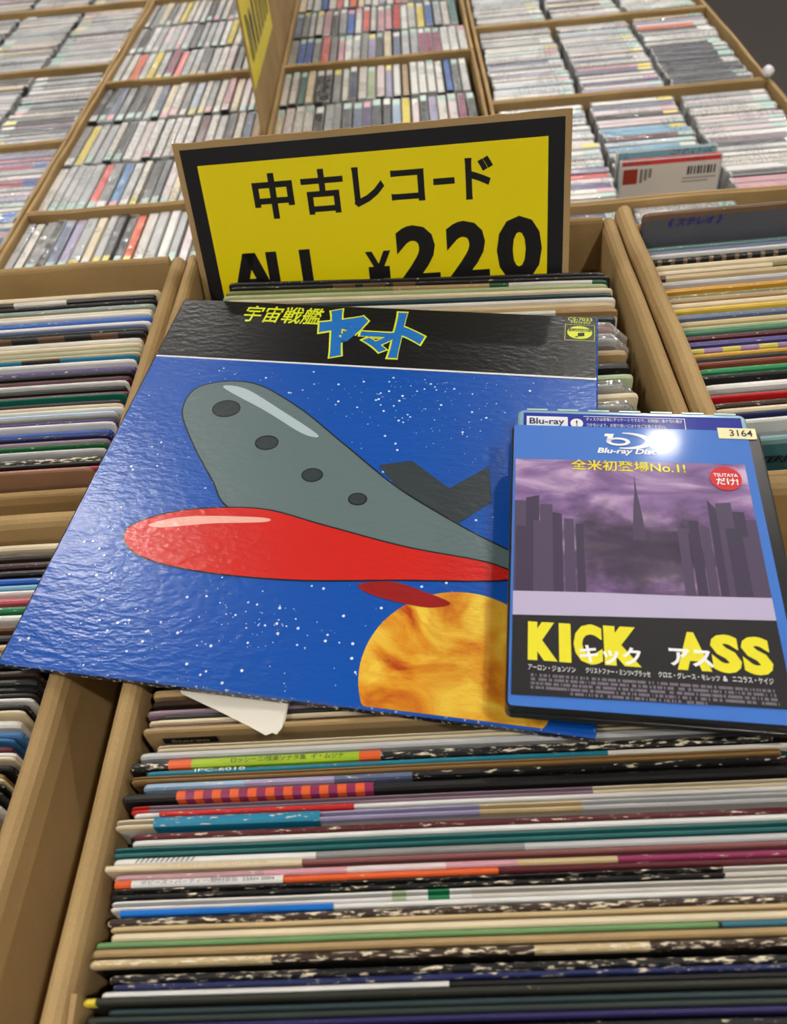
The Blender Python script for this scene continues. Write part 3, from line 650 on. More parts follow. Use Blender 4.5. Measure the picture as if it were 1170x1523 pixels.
BLUE = (12, 80, 172); HB = (14, 15, 18)
hs = .1575; T = .0052
m = MB()
# sleeve body with worn rim, the printed black header and blue field as bands of the cover
pts = rrect(-hs, hs, -hs, hs, .0015, 3); ins = rrect(-hs + .0012, hs - .0012, -hs + .0012, hs - .0012, .001, 3)
m.sweep([[(p[0], p[1], 0) for p in pts], [(p[0], p[1], T - .0007) for p in pts], [(p[0], p[1], T) for p in ins]],
        lambda i, j: (22, 26, 40) if i == 0 else (BLUE if (pts[j][1] < .09) else HB), lambda i, j: .62 if i == 0 else .5, caps=False)
m.face([(p[0], p[1], 0) for p in pts[::-1]], (30, 40, 80))
yl_ = .0905; q = hs - .0012
m.face([(-q, -q, T), (q, -q, T), (q, yl_, T), (-q, yl_, T)], BLUE, .02)
m.face([(-q, yl_, T), (q, yl_, T), (q, q, T), (-q, q, T)], HB, .0)
body = m.build('cover_board', m_lp, lp)
Z = T + .00012
def pr(name, pts, mat, z=Z, parent=None):
    mm = MB(); mm.face([(p[0] / 1000, p[1] / 1000, z) for p in pts]); return mm.build(name, mat, parent or body)
pr('white_rule', [(-156.5, 90), (156.5, 91.2), (156.5, 93), (-156.5, 91.6)], ink_lp('cover_white', (222, 224, 226)))
# stars
rs = random.Random(12); m = MB()
clus = [(-90, -130, 40, 14), (-20, -120, 30, 14), (-100, 20, 25, 40), (20, 60, 40, 20), (70, 40, 40, 25), (60, 75, 50, 8), (-130, -60, 20, 50)]
for i in range(760):
    if i % 5 < 3: x, y = rs.uniform(-155, 155), rs.uniform(-155, 88)
    else:
        c = rs.choice(clus); x, y = rs.gauss(c[0], c[2] * .6), rs.gauss(c[1], c[3] * .6)
    if abs(x) > 154 or not -154 < y < 87: continue
    r = rs.choice([.18, .2, .24, .28, .35, .35, .5, .7, .9]) / 1000
    m.face([(x / 1000 + r * math.cos(k * PI / 3), y / 1000 + r * math.sin(k * PI / 3), Z) for k in range(6)])
o = m.build('printed_stars', ink_lp('cover_star', (214, 224, 236)), body); o['kind'] = 'stuff'
# planet: an orange and yellow globe cut by the cover's lower edge
mp_, nt, b = newmat('cover_planet')
tc = N(nt, 'ShaderNodeTexCoord'); nz = N(nt, 'ShaderNodeTexNoise'); nz.inputs['Scale'].default_value = 26; nz.inputs['Detail'].default_value = 4; nz.inputs['Distortion'].default_value = 1.6
rp = N(nt, 'ShaderNodeValToRGB'); e = rp.color_ramp.elements
e[0].position = .34; e[0].color = lin((176, 60, 22)); e[1].position = .66; e[1].color = lin((238, 200, 70)); k = e.new(.47); k.color = lin((214, 140, 30))
L(nt, tc.outputs['Object'], nz.inputs['Vector']); L(nt, nz.outputs['Fac'], rp.inputs[0]); L(nt, rp.outputs[0], b.inputs['Base Color'])
b.inputs['Roughness'].default_value = 0.28; emboss(nt, b)
pc, prd = (88, -134), 50
pp = [(pc[0] + prd * math.cos(a), pc[1] + prd * math.sin(a)) for a in [2 * PI * i / 90 for i in range(90)]]
pp = [(min(x, 156), max(y, -156)) for x, y in pp]
pr('printed_planet', pp, mp_, Z + .00004)
# a plain generic rocket in grey above red
def curve(ctrl, n=8):
    out = []; k = len(ctrl)
    for i in range(k):
        p0, p1, p2, p3 = (Vector(ctrl[(i + j) % k]) for j in (-1, 0, 1, 2))
        for s in range(n):
            t_ = s / n
            out.append(tuple(0.5 * ((2 * p1) + (p2 - p0) * t_ + (2 * p0 - 5 * p1 + 4 * p2 - p3) * t_ * t_ + (3 * p1 - p0 - 3 * p2 + p3) * t_ ** 3)))
    return out
def grow(pts, d):
    cx = sum(p[0] for p in pts) / len(pts); cy = sum(p[1] for p in pts) / len(pts); out = []
    n = len(pts)
    for i in range(n):
        a, c = pts[i - 1], pts[(i + 1) % n]; tx, ty = c[0] - a[0], c[1] - a[1]; l = math.hypot(tx, ty) or 1
        out.append((pts[i][0] + ty / l * d, pts[i][1] - tx / l * d))
    return out
LINE = ink_lp('cover_line', (20, 24, 28))
hull = curve([(-112, 62), (-118, 40), (-104, 14), (-78, -20), (-58, -42), (0, -58), (60, -66), (109, -72), (118, -60), (84, -42), (40, -16), (0, 16), (-40, 48), (-78, 68)])
belly = curve([(-119, -66), (-106, -80), (-70, -87), (-12, -87), (50, -80), (109, -73), (100, -64), (50, -58), (0, -48), (-40, -40), (-80, -44), (-108, -54)])
pr('printed_rocket_outline', grow(hull, 1.0), LINE, Z + .00008); pr('printed_rocket_hull', hull, ink_lp('cover_grey', (98, 116, 118)), Z + .00012)
pr('printed_rocket_outline', grow(belly, 1.0), LINE, Z + .00014); pr('printed_rocket_belly', belly, ink_lp('cover_red', (206, 34, 26)), Z + .00018)
fin = [(24, 2), (38, -14), (78, -38), (96, -20), (92, 8), (70, -12), (44, 8)]
pr('printed_rocket_fin', fin[::-1] if False else fin, ink_lp('cover_dark_grey', (52, 60, 64)), Z + .00022)
for cx, cy, rr in ((-88, 42, 9), (-52, 14, 7), (-16, -10, 6), (16, -26, 5)):
    pr('printed_porthole', ellipse(cx, cy, rr + .9, rr * .8 + .9), LINE, Z + .0002); pr('printed_porthole', ellipse(cx, cy, rr, rr * .8), ink_lp('cover_dark_grey', (52, 60, 64)), Z + .00024)
hl = curve([(-96, 62), (-80, 62), (-50, 44), (-20, 24), (-30, 24), (-60, 42)])
pr('printed_highlight', hl, ink_lp('cover_pale_grey', (176, 192, 200)), Z + .00024)
hl = curve([(-106, -58), (-84, -50), (-40, -46), (-36, -49), (-70, -54), (-98, -60)])
pr('printed_highlight', hl, ink_lp('cover_pale_red', (238, 176, 160)), Z + .00024)
tail = curve([(28, -86), (38, -92), (66, -96), (80, -92), (64, -86), (46, -82)])
pr('printed_rocket_fin', tail, ink_lp('cover_deep_red', (150, 26, 26)), Z + .00026)
# lettering
YEL = ink_lp('cover_yellow', (214, 226, 40))
text('宇宙戦艦', 'title_lettering', YEL, body, (-.104, -.043, .1335, .1530), Z, .012, .15)
for nm, mt, bo, z in (('title_outline', YEL, .095, Z), ('title_lettering', ink_lp('cover_title_blue', (30, 110, 190)), .06, Z + .00006)):
    for ch, b4 in (('ヤ', (-44, -8, 99, 153)), ('マ', (-11, 17, 107, 129)), ('ト', (13, 36, 102, 152))):
        g = 1.6 if nm == 'title_outline' else 0
        text(ch, nm, mt, body, ((b4[0] - g) / 1000, (b4[1] + g) / 1000, (b4[2] - g) / 1000, (b4[3] + g) / 1000), z, bo * (.6 if ch == 'ト' else 1))
text('CS-7033', 'catalogue_number', YEL, body, (.1363, .1533, .1520, .1555), Z, .008)
text('MONO', 'catalogue_number', YEL, body, (.1385, .1520, .1490, .1514), Z, .0)
mm = MB()
for a in ((.1345, .1551, .1475, .1478), (.1345, .1551, .1305, .1308), (.1345, .1348, .1305, .1478), (.1548, .1551, .1305, .1478)):
    mm.face([(a[0], a[2], Z), (a[1], a[2], Z), (a[1], a[3], Z), (a[0], a[3], Z)])
mm.build('label_frame', YEL, body)
ov = pr('label_oval', ellipse(144.7, 139.2, 8.6, 7.0), YEL)
DK = ink_lp('cover_ink', (20, 24, 12))
pr('label_band', [(136.9, 140.2), (152.5, 140.2), (151.8, 143.2), (137.6, 143.2)], DK, Z + .00005)
text('Columbia', 'label_lettering', YEL, body, (.1385, .151, .1404, .1430), Z + .0001, .0)
text('♫', 'label_note', DK, body, (.1415, .148, .1338, .1393), Z + .00006)
tag(lp, 'blue record sleeve with starry sky, grey and red rocket and black header', 'record')

# paper inner sleeve peeping out below the blue sleeve
m = MB(); ring = []
ct = [(-.150, .218), (-.138, .1965), (-.118, .1862), (-.100, .1762), (-.0905, .1703), (-.0875, .1716), (-.0850, .1706), (-.0830, .1738), (-.0815, .1790), (-.0790, .205), (-.0790, .225)]
z0 = 1.0698
m.v = [(x + .11, y - .19, 0 + max(0, .18 - y) * .16) for x, y in ct] + [(x + .11, y - .19, .0004 + max(0, .18 - y) * .16) for x, y in ct]
n = len(ct)
m.f = [tuple(range(n - 1, -1, -1))[::-1], tuple(range(n, 2 * n))[::-1]] + [(i, (i + 1) % n, n + (i + 1) % n, n + i) for i in range(n)]
m.c = [lin('offwhite')] * len(m.f); m.w = [0] * len(m.f)
o = m.build('paper_inner_sleeve', flat('inner_paper', (226, 220, 206), 0.7, bump=(300, .2)))
o.location = (-.11, .19, z0)
tag(o, 'white paper corner sticking out from under the blue record sleeve', 'paper')

# ------------------------------------------------------------------ the two disc cases
BM = basis((0.99201, -0.12536, -0.01404), (0.004, -0.08, 0.99679), Vector((0.1068, 0.2433, 1.106)))
def case_shell(name, W, H, T, mat, parent, r=.004):
    hw, hh = W / 2, H / 2; m = MB()
    a = rrect(-hw, hw, -hh, hh, r, 4); b_ = rrect(-hw + .0012, hw - .0012, -hh + .0012, hh - .0012, r - .001, 4); g = rrect(-hw + .0012, hw - .0012, -hh + .0012, hh - .0012, r - .001, 4)
    m.sweep([[(p[0], p[1], 0) for p in b_], [(p[0], p[1], .001) for p in a], [(p[0], p[1], T * .46) for p in a], [(p[0], p[1], T * .49) for p in g], [(p[0], p[1], T * .52) for p in g], [(p[0], p[1], T * .55) for p in a], [(p[0], p[1], T - .0012) for p in a], [(p[0], p[1], T) for p in b_]])
    return m.build(name, mat, parent)
CASEBK = flat('black_case_plastic', (24, 24, 26), 0.3, coat=0.2)
def print_mat(name, c, rough=0.5):
    m = flat(name, c, rough, coat=0.07, spec=0.3)
    m.node_tree.nodes['Principled BSDF'].inputs['Coat Roughness'].default_value = 0.09
    return m
TB = .0128
bd = empty('disc_case', BM @ Matrix.Translation((0, 0, -TB)))
case_shell('case_shell', .1388, .1758, TB, CASEBK, bd)
PB = print_mat('insert_blue', (62, 116, 200))
m = MB(); m.poly([(p[0], p[1]) for p in rrect(-.0683, .0622, -.0868, .0868, .002, 3)], TB, TB + .0004); ins = m.build('cover_insert', PB, bd)
z = TB + .0005
def pb(name, pts, mat, dz=0.0):
    mm = MB(); mm.face([(p[0] / 1000, p[1] / 1000, z + dz) for p in pts]); return mm.build(name, mat, ins)
# poster print: violet evening sky with mist and drifting smoke over a skyline, pale ledge, dark foot
ms, nt, b = newmat('poster_sky')
tc = N(nt, 'ShaderNodeTexCoord'); mp_ = N(nt, 'ShaderNodeMapping'); mp_.inputs['Scale'].default_value = (22, 60, 1); nz = N(nt, 'ShaderNodeTexNoise'); nz.inputs['Scale'].default_value = 1; nz.inputs['Detail'].default_value = 5; nz.inputs['Distortion'].default_value = .6
rp = N(nt, 'ShaderNodeValToRGB'); e = rp.color_ramp.elements
e[0].position = .3; e[0].color = lin((76, 58, 96)); e[1].position = .72; e[1].color = lin((214, 188, 216)); k = e.new(.5); k.color = lin((138, 106, 156))
L(nt, tc.outputs['Object'], mp_.inputs['Vector']); L(nt, mp_.outputs[0], nz.inputs['Vector']); L(nt, nz.outputs['Fac'], rp.inputs[0])
# smoke: a soft dark mass in the middle of the print
m2 = N(nt, 'ShaderNodeMapping'); m2.inputs['Location'].default_value = (0.06, 0.0, 0); m2.inputs['Scale'].default_value = (17, 32, 0)
ln_ = N(nt, 'ShaderNodeVectorMath', operation='LENGTH'); n2 = N(nt, 'ShaderNodeTexNoise'); n2.inputs['Scale'].default_value = 70; n2.inputs['Detail'].default_value = 4
sb = N(nt, 'ShaderNodeMath', operation='MULTIPLY_ADD'); sb.inputs[1].default_value = 1.5
mr = N(nt, 'ShaderNodeMapRange', interpolation_type='SMOOTHSTEP'); mr.inputs['From Min'].default_value = 1.15; mr.inputs['From Max'].default_value = 1.95; mr.inputs['To Min'].default_value = .88; mr.inputs['To Max'].default_value = 0
mx = N(nt, 'ShaderNodeMix', data_type='RGBA'); mx.inputs[7].default_value = lin((50, 42, 58))
L(nt, tc.outputs['Object'], m2.inputs['Vector']); L(nt, m2.outputs[0], ln_.inputs[0]); L(nt, tc.outputs['Object'], n2.inputs['Vector'])
L(nt, n2.outputs['Fac'], sb.inputs[0]); L(nt, ln_.outputs['Value'], sb.inputs[2]); L(nt, sb.outputs[0], mr.inputs['Value']); L(nt, mr.outputs[0], mx.inputs[0]); L(nt, rp.outputs[0], mx.inputs[6])
L(nt, mx.outputs[2], b.inputs['Base Color'])
b.inputs['Coat Weight'].default_value = .1; b.inputs['Coat Roughness'].default_value = .09; b.inputs['Specular IOR Level'].default_value = .3
pb('poster_sky', [(-67, -40), (57.3, -36), (57.3, 62), (-67, 60.6)], ms)
DV = print_mat('poster_dark_violet', (64, 54, 78)); DV2 = print_mat('poster_violet_grey', (80, 68, 94)); FOOT = print_mat('poster_black', (34, 32, 34)); LEDGE = print_mat('poster_ledge', (186, 176, 206))
for i, (x0, x1, y1, sl) in enumerate(((-67, -61, 31, 0), (-61, -54, 33, -2), (-53.5, -47, 29, 0), (-47, -42, 24, 1), (-41, -36, 20, 0), (-35, -31, 17, 0), (-57, -50, 18, 0), (-66, -58, 14, 0), (17, 22, 17, 0), (23, 28, 22, 0), (28.5, 33, 19, 1), (34, 38.5, 36, 6), (38, 46, 34, -1), (46, 52, 29, 0), (52, 57.3, 24, 0), (41, 49, 18, 0), (49, 57.3, 13, 0))):
    pb('poster_tower', [(x0, -27), (x1, -27), (x1, y1 - sl), (x0, y1)], DV if i % 2 else DV2, .00006 + .00001 * i)
pb('poster_tower', [(-6, 8), (.8, 8), (0, 22), (-1.2, 34), (-1.9, 40), (-2.5, 52), (-3.1, 40), (-3.9, 34), (-5, 22)], print_mat('poster_mid_violet', (76, 64, 90)), .00025)
pb('poster_ledge', [(-67, -40), (57.3, -35.5), (57.3, -22.6), (20, -24), (-30, -25), (-67, -26.4)], LEDGE, .0003)
pb('poster_foot', [(-67, -81.8), (57.3, -79.5), (57.3, -35), (-20, -38), (-67, -40)], FOOT, .00032)
PY = print_mat('poster_yellow', (232, 222, 44)); PW = print_mat('poster_white', (240, 240, 240)); PR = print_mat('poster_red', (206, 44, 48)); PG = print_mat('poster_grey', (128, 120, 132))
def tx(body, b4, mat, dz=.0005, bold=.02, shear=0, name='cover_lettering'):
    return text(body, name, mat, ins, tuple(v / 1000 for v in b4), z + dz, bold, shear)
for ch, xa, xb, ya, yb in (('K', -59.5, -45.6, -63.8, -43.3), ('I', -44.8, -39.2, -63.9, -43.3), ('C', -38, -24.6, -64.2, -43.0), ('K', -23.8, -7.2, -63.9, -43.2), ('A', 9, 24.4, -63.8, -44), ('S', 25, 38.2, -64, -44.2), ('S', 38.8, 52, -64, -44.4)):
    tx(ch, (xa, xb, ya, yb), PY, .0004, {'S': .055, 'C': .06, 'A': .075}.get(ch, .1), 0, 'title_letter')
tx('キック', (-35.3, -7, -63.5, -54), PW, .0005, .03)
tx('アス', (5.8, 25.6, -62, -53), PW, .0005, .03)
tx('アーロン・ジョンソン', (-59.3, -37.4, -68.9, -66.0), PW, .0005, .005)
tx('クリストファー・ミンツ=プラッセ', (-32.8, -3.6, -68.7, -65.7), PW, .0005, .005)
tx('クロエ・グレース・モレッツ', (0, 27.2, -68.4, -65.4), PW, .0005, .005)
tx('&', (28.6, 30.6, -68.2, -65.6), PW, .0005, .01)
tx('ニコラス・ケイジ', (32.8, 50.6, -68.2, -65.2), PW, .0005, .005)
rb = random.Random(5); mm = MB()
for row in range(5):
    x = -58 if row < 4 else -40
    y0 = -71.4 - row * 2.05
    while x < (51 if row < 4 else 20):
        wd = rb.uniform(.25, .6)
        if rb.random() < .85: mm.face([(x / 1000, y0 / 1000 - .0007, z + .0005), ((x + wd) / 1000, y0 / 1000 - .0007, z + .0005), ((x + wd) / 1000, y0 / 1000 + .0007, z + .0005), (x / 1000, y0 / 1000 + .0007, z + .0005)])
        x += wd + (.14 if rb.random() < .85 else 1.0)
o = mm.build('billing_block', PG, ins); o['kind'] = 'stuff'
tx('全米初登場No.1!', (-36.2, 25.3, 53.6, 61.2), PY, .0005, .012)
mm = MB(); mm.face([(.0459 + (.0086 if i % 2 else .0080) * math.cos(2 * PI * i / 64), .0513 + (.0086 if i % 2 else .0080) * math.sin(2 * PI * i / 64), z + .0004) for i in range(64)]); mm.build('round_seal', PR, ins)
tx('TSUTAYA', (39.6, 52.4, 52.2, 54.6), PW, .0006, .02); tx('だけ!', (40.6, 52, 46.6, 51.4), PW, .0006, .03)
# the disc logo: a slanted loop and a stem over its name
def ringpoly(cx, cy, rx, ry, t, a0, a1, n=40, tt=None):
    out = [(cx + rx * math.cos(a0 + (a1 - a0) * i / n), cy + ry * math.sin(a0 + (a1 - a0) * i / n)) for i in range(n + 1)]
    inn = [(cx + (rx - t * (tt(i / n) if tt else 1)) * math.cos(a0 + (a1 - a0) * i / n), cy + (ry - t * .6 * (tt(i / n) if tt else 1)) * math.sin(a0 + (a1 - a0) * i / n)) for i in range(n + 1)]
    return out, inn
mm = MB()
def strip(o_, i_):
    for k in range(len(o_) - 1):
        mm.face([(p[0] / 1000, p[1] / 1000, z + .0003) for p in (o_[k], o_[k + 1], i_[k + 1], i_[k])])
strip(*ringpoly(-4.5, 76.4, 14.6, 6.2, 4.6, -1.9, 1.75, 40, lambda u: .25 + .75 * math.sin(PI * u)))
strip(*ringpoly(-9.5, 75.6, 6.6, 3.1, 2.4, -PI, PI, 40))
mm.face([(p[0] / 1000, p[1] / 1000, z + .0003) for p in [(-16.3, 75.4), (-13.2, 76.2), (-11.6, 81.4), (-16.6, 81.4), (-17.2, 79.4), (-15.2, 79.4)]])
mm.build('disc_logo', PW, ins)
tx('Blu-ray Disc', (-21.6, 11.4, 65.4, 70.6), PW, .0003, .03, .25)
tx('TM', (7.6, 10.6, 71.6, 72.8), PW, .0003, .0)
m = MB(); m.box((.0462, .0805, z), (.0668, .0885, z + .0003)); sk = m.build('number_sticker', flat('sticker_cream', (238, 230, 178), 0.45), bd)
text('3164', 'sticker_number', INK, sk, (.0523, .0648, .0822, .0871), z + .0005, .01)
tag(bd, 'black disc case with blue-bordered poster cover and cream number sticker', 'disc case')

lc = empty('disc_case', BM @ Matrix.Translation((.0018, .0250, -TB - .0129)))
CASEBL = flat('pale_blue_case_plastic', (132, 178, 196), 0.2, coat=.4)
case_shell('case_shell', .1345, .1758, .0124, CASEBL, lc)
m = MB(); m.box((-.0640, -.082, .0124), (.0640, .0845, .0127)); li = m.build('cover_insert', print_mat('insert_deep_blue', (14, 34, 150)), lc)
zz = .0129
m = MB(); m.box((-.0622, .0715, .0127), (-.0375, .0815, .0129)); m.build('white_label', print_mat('label_white', (232, 234, 240)), li)
text('Blu-ray', 'label_lettering', flat('label_ink', (14, 24, 80), .3), li, (-.0605, -.0395, .0735, .0800), .0131, .02)
m = MB(); m.face([(-.0322 + .0038 * math.cos(a), .0765 + .0038 * math.sin(a), zz) for a in [2 * PI * i / 28 for i in range(28)]]); m.build('notice_mark', PW, li)
text('!', 'notice_mark', flat('label_ink', (14, 24, 80)), li, (-.0327, -.0317, .0742, .0788), .0131, .02)
text('ディスクは非常にデリケートですので、記録面に傷や汚れ等が', 'notice_lettering', PW, li, (-.0265, .030, .0788, .0816), zz)
text('つかないよう、お取り扱いには十分ご注意ください。', 'notice_lettering', PW, li, (-.0265, .020, .0742, .0770), zz)
mm = MB()
for a in ((.0295, .0315, .0822, .0826), (.0311, .0315, .070, .0826), (-.028, .0295, .0822, .0826)):
    mm.face([(a[0], a[2], zz), (a[1], a[2], zz), (a[1], a[3], zz), (a[0], a[3], zz)])
mm.build('notice_frame', PW, li)
for k in range(7):
    m = MB(); x = -.062 + k * .0185; m.box((x, .0867, .0124), (x + .0125, .0878, .0130)); m.build('case_clip', flat('pale_clip', (176, 206, 206), .25), lc)
tag(lc, 'pale blue disc case with deep blue insert under the black disc case', 'disc case')

# ------------------------------------------------------------------ cardboard boxes of discs
CZ0 = TABLE + 0.013
BX = 'disc_box'
def dbox(x0, x1, y0, y1, label, seed):
    crate(BX, x0, x1, y0, y1, .897, (.006, .006, .005, .005), label, 'box', None, base=.012, flat_top=True, seed=seed, wob=.001)
CDS = []
CLS = {'light': [('white', 8), ('offwhite', 6), ('light grey', 6), ('silver', 5), ('pale pink', 4), ('pale blue', 4), ('pink', .8), ('lavender', 1.6), ('dark grey', 1.6), ('sky blue', 2), ('black', 1), ('purple', 1), ('pale mint', 3), ('red', .6), ('cream', 2), ('slate blue', 1)],
       'mix': [('offwhite', 7), ('light grey', 6), ('silver', 5), ('grey', 4), ('charcoal', 4), ('black', 3), ('dark grey', 3), ('cream', 3), ('coral red', 1.2), ('blue', 1.4), ('slate blue', 2), ('lavender', 1.2), ('orange', .5), ('yellow', .6), ('pink', 1.2), ('pale pink', 2), ('teal', .6), ('magenta', .6), ('white', 4), ('tan', 1)],
       'grey': [('silver', 6), ('grey', 5), ('light grey', 6), ('offwhite', 4), ('white', 4), ('dark grey', 3), ('charcoal', 2), ('pale blue', 2), ('pale pink', 2), ('cream', 2), ('maroon', .7), ('lavender', 1)]}
STK = ['pale mint', 'white', 'pale mint', 'yellow', 'pale mint', 'pale mint', None, 'white', None, 'pale mint', 'pink', 'white', None]
rc_ = random.Random(21)
def pick(cls):
    tot = sum(w for _, w in CLS[cls]); r = rc_.uniform(0, tot)
    for c, w in CLS[cls]:
        r -= w
        if r <= 0: return c
    return CLS[cls][0][0]
def row(axis, a0, a1, b0, b1, cls, send, where, seq=None, pitch=.0155, big=0.0):
    """discs standing side by side: axis 'x' = stepping along x (spines run in y), 'y' = stepping along y (spines run in x)"""
    a = a0; i = 0
    while a < a1 - .010:
        T = rc_.choice([.0118, .0130, .0140, .0150])
        if a + T > a1: break
        c = seq[i] if seq and i < len(seq) and seq[i] else pick(cls)
        ln = b1 - b0
        CDS.append(dict(axis=axis, a=a + T / 2, b=(b0 + b1) / 2 + rc_.uniform(-.003, .003), L=ln - .012, T=T, c=c, case=rc_.choice(['silver', 'light grey', 'grey', 'charcoal' if cls != 'light' else 'light grey']),
                        st=rc_.choice(STK), send=send, z=rc_.uniform(-.0012, .004), where=where, h=.124 + rc_.uniform(-.0005, .0025)))
        a += T + rc_.uniform(.0012, .0034); i += 1

# boxes with the spines running away from the front: left of the standing board and right of it
GX = (-.578, -.2435); IX = (-.2350, .1255); JX = (.1305, .583); HX = (-1.045, -.5815)
def gx_box(X, y0, y1, nrow, cls, names, lab, seed, send=-1, skip=0, seqs=None):
    dbox(X[0], X[1], y0, y1, lab, seed)
    d_ = (y1 - y0 - .012) / 3
    for k in range(skip, 3):
        b0 = y0 + .006 + k * d_
        row('x', X[0] + .0075, X[1] - .0075, b0, b0 + d_, cls, send, names[k], (seqs or {}).get(k))
gx_box(GX, .628, 1.092, 3, 'mix', [None, None, 'row just behind the brown-sleeve crate'], 'cardboard box with one row of upright discs, just behind a record crate', 71,
       seqs={2: ['light grey', 'offwhite', 'grey', 'charcoal', 'slate blue', 'lavender', 'silver', 'cream', 'light grey', 'dark grey', 'charcoal', 'orange', 'offwhite', 'light grey', 'white', 'silver', 'pale pink', 'charcoal']})
gx_box(GX, 1.094, 1.588, 3, 'mix', ['front row beside the yellow board', 'middle row beside the yellow board', 'back row beside the yellow board'], 'cardboard disc box beside the standing yellow board, three rows deep', 72,
       seqs={0: ['offwhite', 'light grey', 'light grey', 'silver', 'silver', 'coral red', 'grey', (40, 120, 180), 'light grey', 'offwhite', 'charcoal', 'dark grey', 'pale pink', 'cream'], 1: ['grey', 'yellow', 'light grey', 'silver', 'offwhite', 'charcoal', 'white', 'pale pink', 'white', 'white', 'offwhite', 'white', 'white', 'maroon', 'white', 'light grey', 'dark grey'],
             2: ['black', 'charcoal', 'slate blue', 'grey', 'dark grey', 'black', 'offwhite', 'slate blue', 'cream', 'offwhite', 'grey', 'pale blue', 'offwhite', 'grey', 'offwhite', 'pink', 'cream']})
gx_box(GX, 1.590, 2.085, 3, 'mix', ['front row beside the blank board', 'middle row beside the blank board', 'back row beside the blank board'], 'cardboard disc box behind the box with the yellow board', 73)
gx_box(IX, 1.094, 1.588, 3, 'mix', [None, 'second row behind the yellow price sign', 'third row behind the yellow price sign'], 'cardboard disc box directly behind the yellow price sign', 74, send=1,
       seqs={1: ['cream', 'pale pink', 'offwhite', 'offwhite', 'black', 'silver', 'grey', 'dark grey', 'slate blue', 'purple', 'charcoal', 'charcoal', 'light blue', 'yellow', 'pale pink', 'charcoal', 'lavender', 'offwhite', 'pale pink', 'magenta', 'black', 'black'],
             2: ['offwhite', 'offwhite', 'teal', 'cream', 'charcoal', 'black', 'grey', 'offwhite', 'navy', 'offwhite', 'pale green', 'pale pink', 'lavender', 'white', 'tan', 'white', 'white', 'white', 'white', 'blue', 'dark grey']})
gx_box(IX, 1.590, 2.085, 3, 'mix', ['fourth row behind the yellow price sign', 'fifth row behind the yellow price sign', 'sixth row behind the yellow price sign'], 'cardboard disc box behind the one at the price sign, against the blank board', 75, send=1,
       seqs={0: ['grey', 'blue', 'blue', 'grey', 'coral red', 'grey', 'pink', 'white', 'light grey', 'grey', 'lavender', 'black', 'cream', 'slate blue', 'light grey', 'silver', 'magenta', 'magenta', 'magenta', 'white', 'white'], 1: ['slate blue', 'grey', 'light grey', 'offwhite', 'pink', 'charcoal', 'grey', 'blue', 'white', 'coral red', 'offwhite', 'pink', 'pink', 'red', 'white']})
def jx_box(X, y0, y1, cls, names, lab, seed, send=1, seqs=None, clip=None):
    dbox(X[0], X[1], y0, y1, lab, seed)
    d_ = (X[1] - X[0] - .016) / 3
    for k in range(3):
        b0 = X[0] + .008 + k * d_
        c0, c1 = (clip or {}).get(k, (y0 + .007, y1 - .007))
        row('y', c0, c1, b0, b0 + d_, cls if isinstance(cls, str) else cls[k], send, names[k], (seqs or {}).get(k))
jx_box(JX, .634, .992, 'light', ['sign-side column behind the red-sleeve crate', 'middle column behind the red-sleeve crate', 'edge column behind the red-sleeve crate'], 'cardboard disc box right behind the record crate with the red sleeve', 81,
       seqs={1: [None] * 18 + ['slate blue', 'blue', 'lavender', 'pale blue']}, clip={0: (.80, .985), 1: (.80, .985), 2: (.80, .985)})
jx_box(JX, .994, 1.343, 'light', ['sign-side column by the propped-up discs', 'column behind the propped-up white disc', 'table-edge column by the propped-up discs'], 'cardboard disc box with a white and a blue disc propped up', 82,
       clip={1: (1.105, 1.336)}, seqs={1: [None] * 3 + ['sky blue', 'pale blue', 'maroon', 'sky blue', 'sky blue', 'pale pink', 'pale pink', 'black', 'pale pink', 'slate blue'], 2: ['pale pink', 'pink', 'pink', 'charcoal', 'white', 'offwhite', 'offwhite', 'white', 'light grey', 'charcoal', 'mauve', 'white', 'pale pink']})
NAVY = (24, 28, 48)
jx_box(JX, 1.345, 1.700, 'light', ['first column of the navy-set box', 'column next to the navy set', 'column with the navy set'], 'cardboard disc box holding a matching set of navy discs', 83,
       seqs={0: ['pale pink', 'offwhite', 'pale blue', 'white', 'pale blue', 'white', 'offwhite', 'lavender', 'white', 'dark grey', 'light grey', 'slate blue'], 1: ['pink', 'lavender', 'offwhite', 'purple', 'white', 'pale pink', 'slate blue', 'pink', 'offwhite', 'slate blue', 'offwhite', 'pale pink'], 2: [NAVY] * 13 + ['offwhite', 'white', 'white', 'light grey', 'charcoal', 'orange']})
jx_box(JX, 1.702, 2.057, 'light', ['near column of the last box at the table edge', 'middle column of the last box at the table edge', 'edge column of the last box at the table edge'], 'cardboard disc box behind the one with the navy discs', 84)
jx_box(HX, .994, 1.343, 'light', ['outer column of the blue-seal box', 'middle column of the blue-seal box', 'inner column of the blue-seal box'], 'cardboard box of discs with round blue seals, beside the upright rows', 91, send=-1,
       seqs={2: ['white', 'charcoal', 'white', 'pink', 'slate blue', 'white', 'white', 'offwhite', 'white', 'pale mint', 'lavender', 'pale pink', 'light grey', (160, 30, 60), (160, 30, 60), 'pale pink', 'light grey', (180, 80, 100), 'lavender', 'pink', 'lavender']})
jx_box(HX, 1.345, 1.692, 'grey', ['outer column behind the yellow disc', 'middle column behind the yellow disc', 'column headed by the yellow disc'], 'cardboard box of grey-spined discs with a yellow disc in front', 92, send=-1,
       seqs={2: ['yellow', 'silver', 'light grey', 'grey', 'dark grey', 'mauve', 'charcoal', 'grey', 'offwhite', 'grey', 'dark grey', 'silver']})
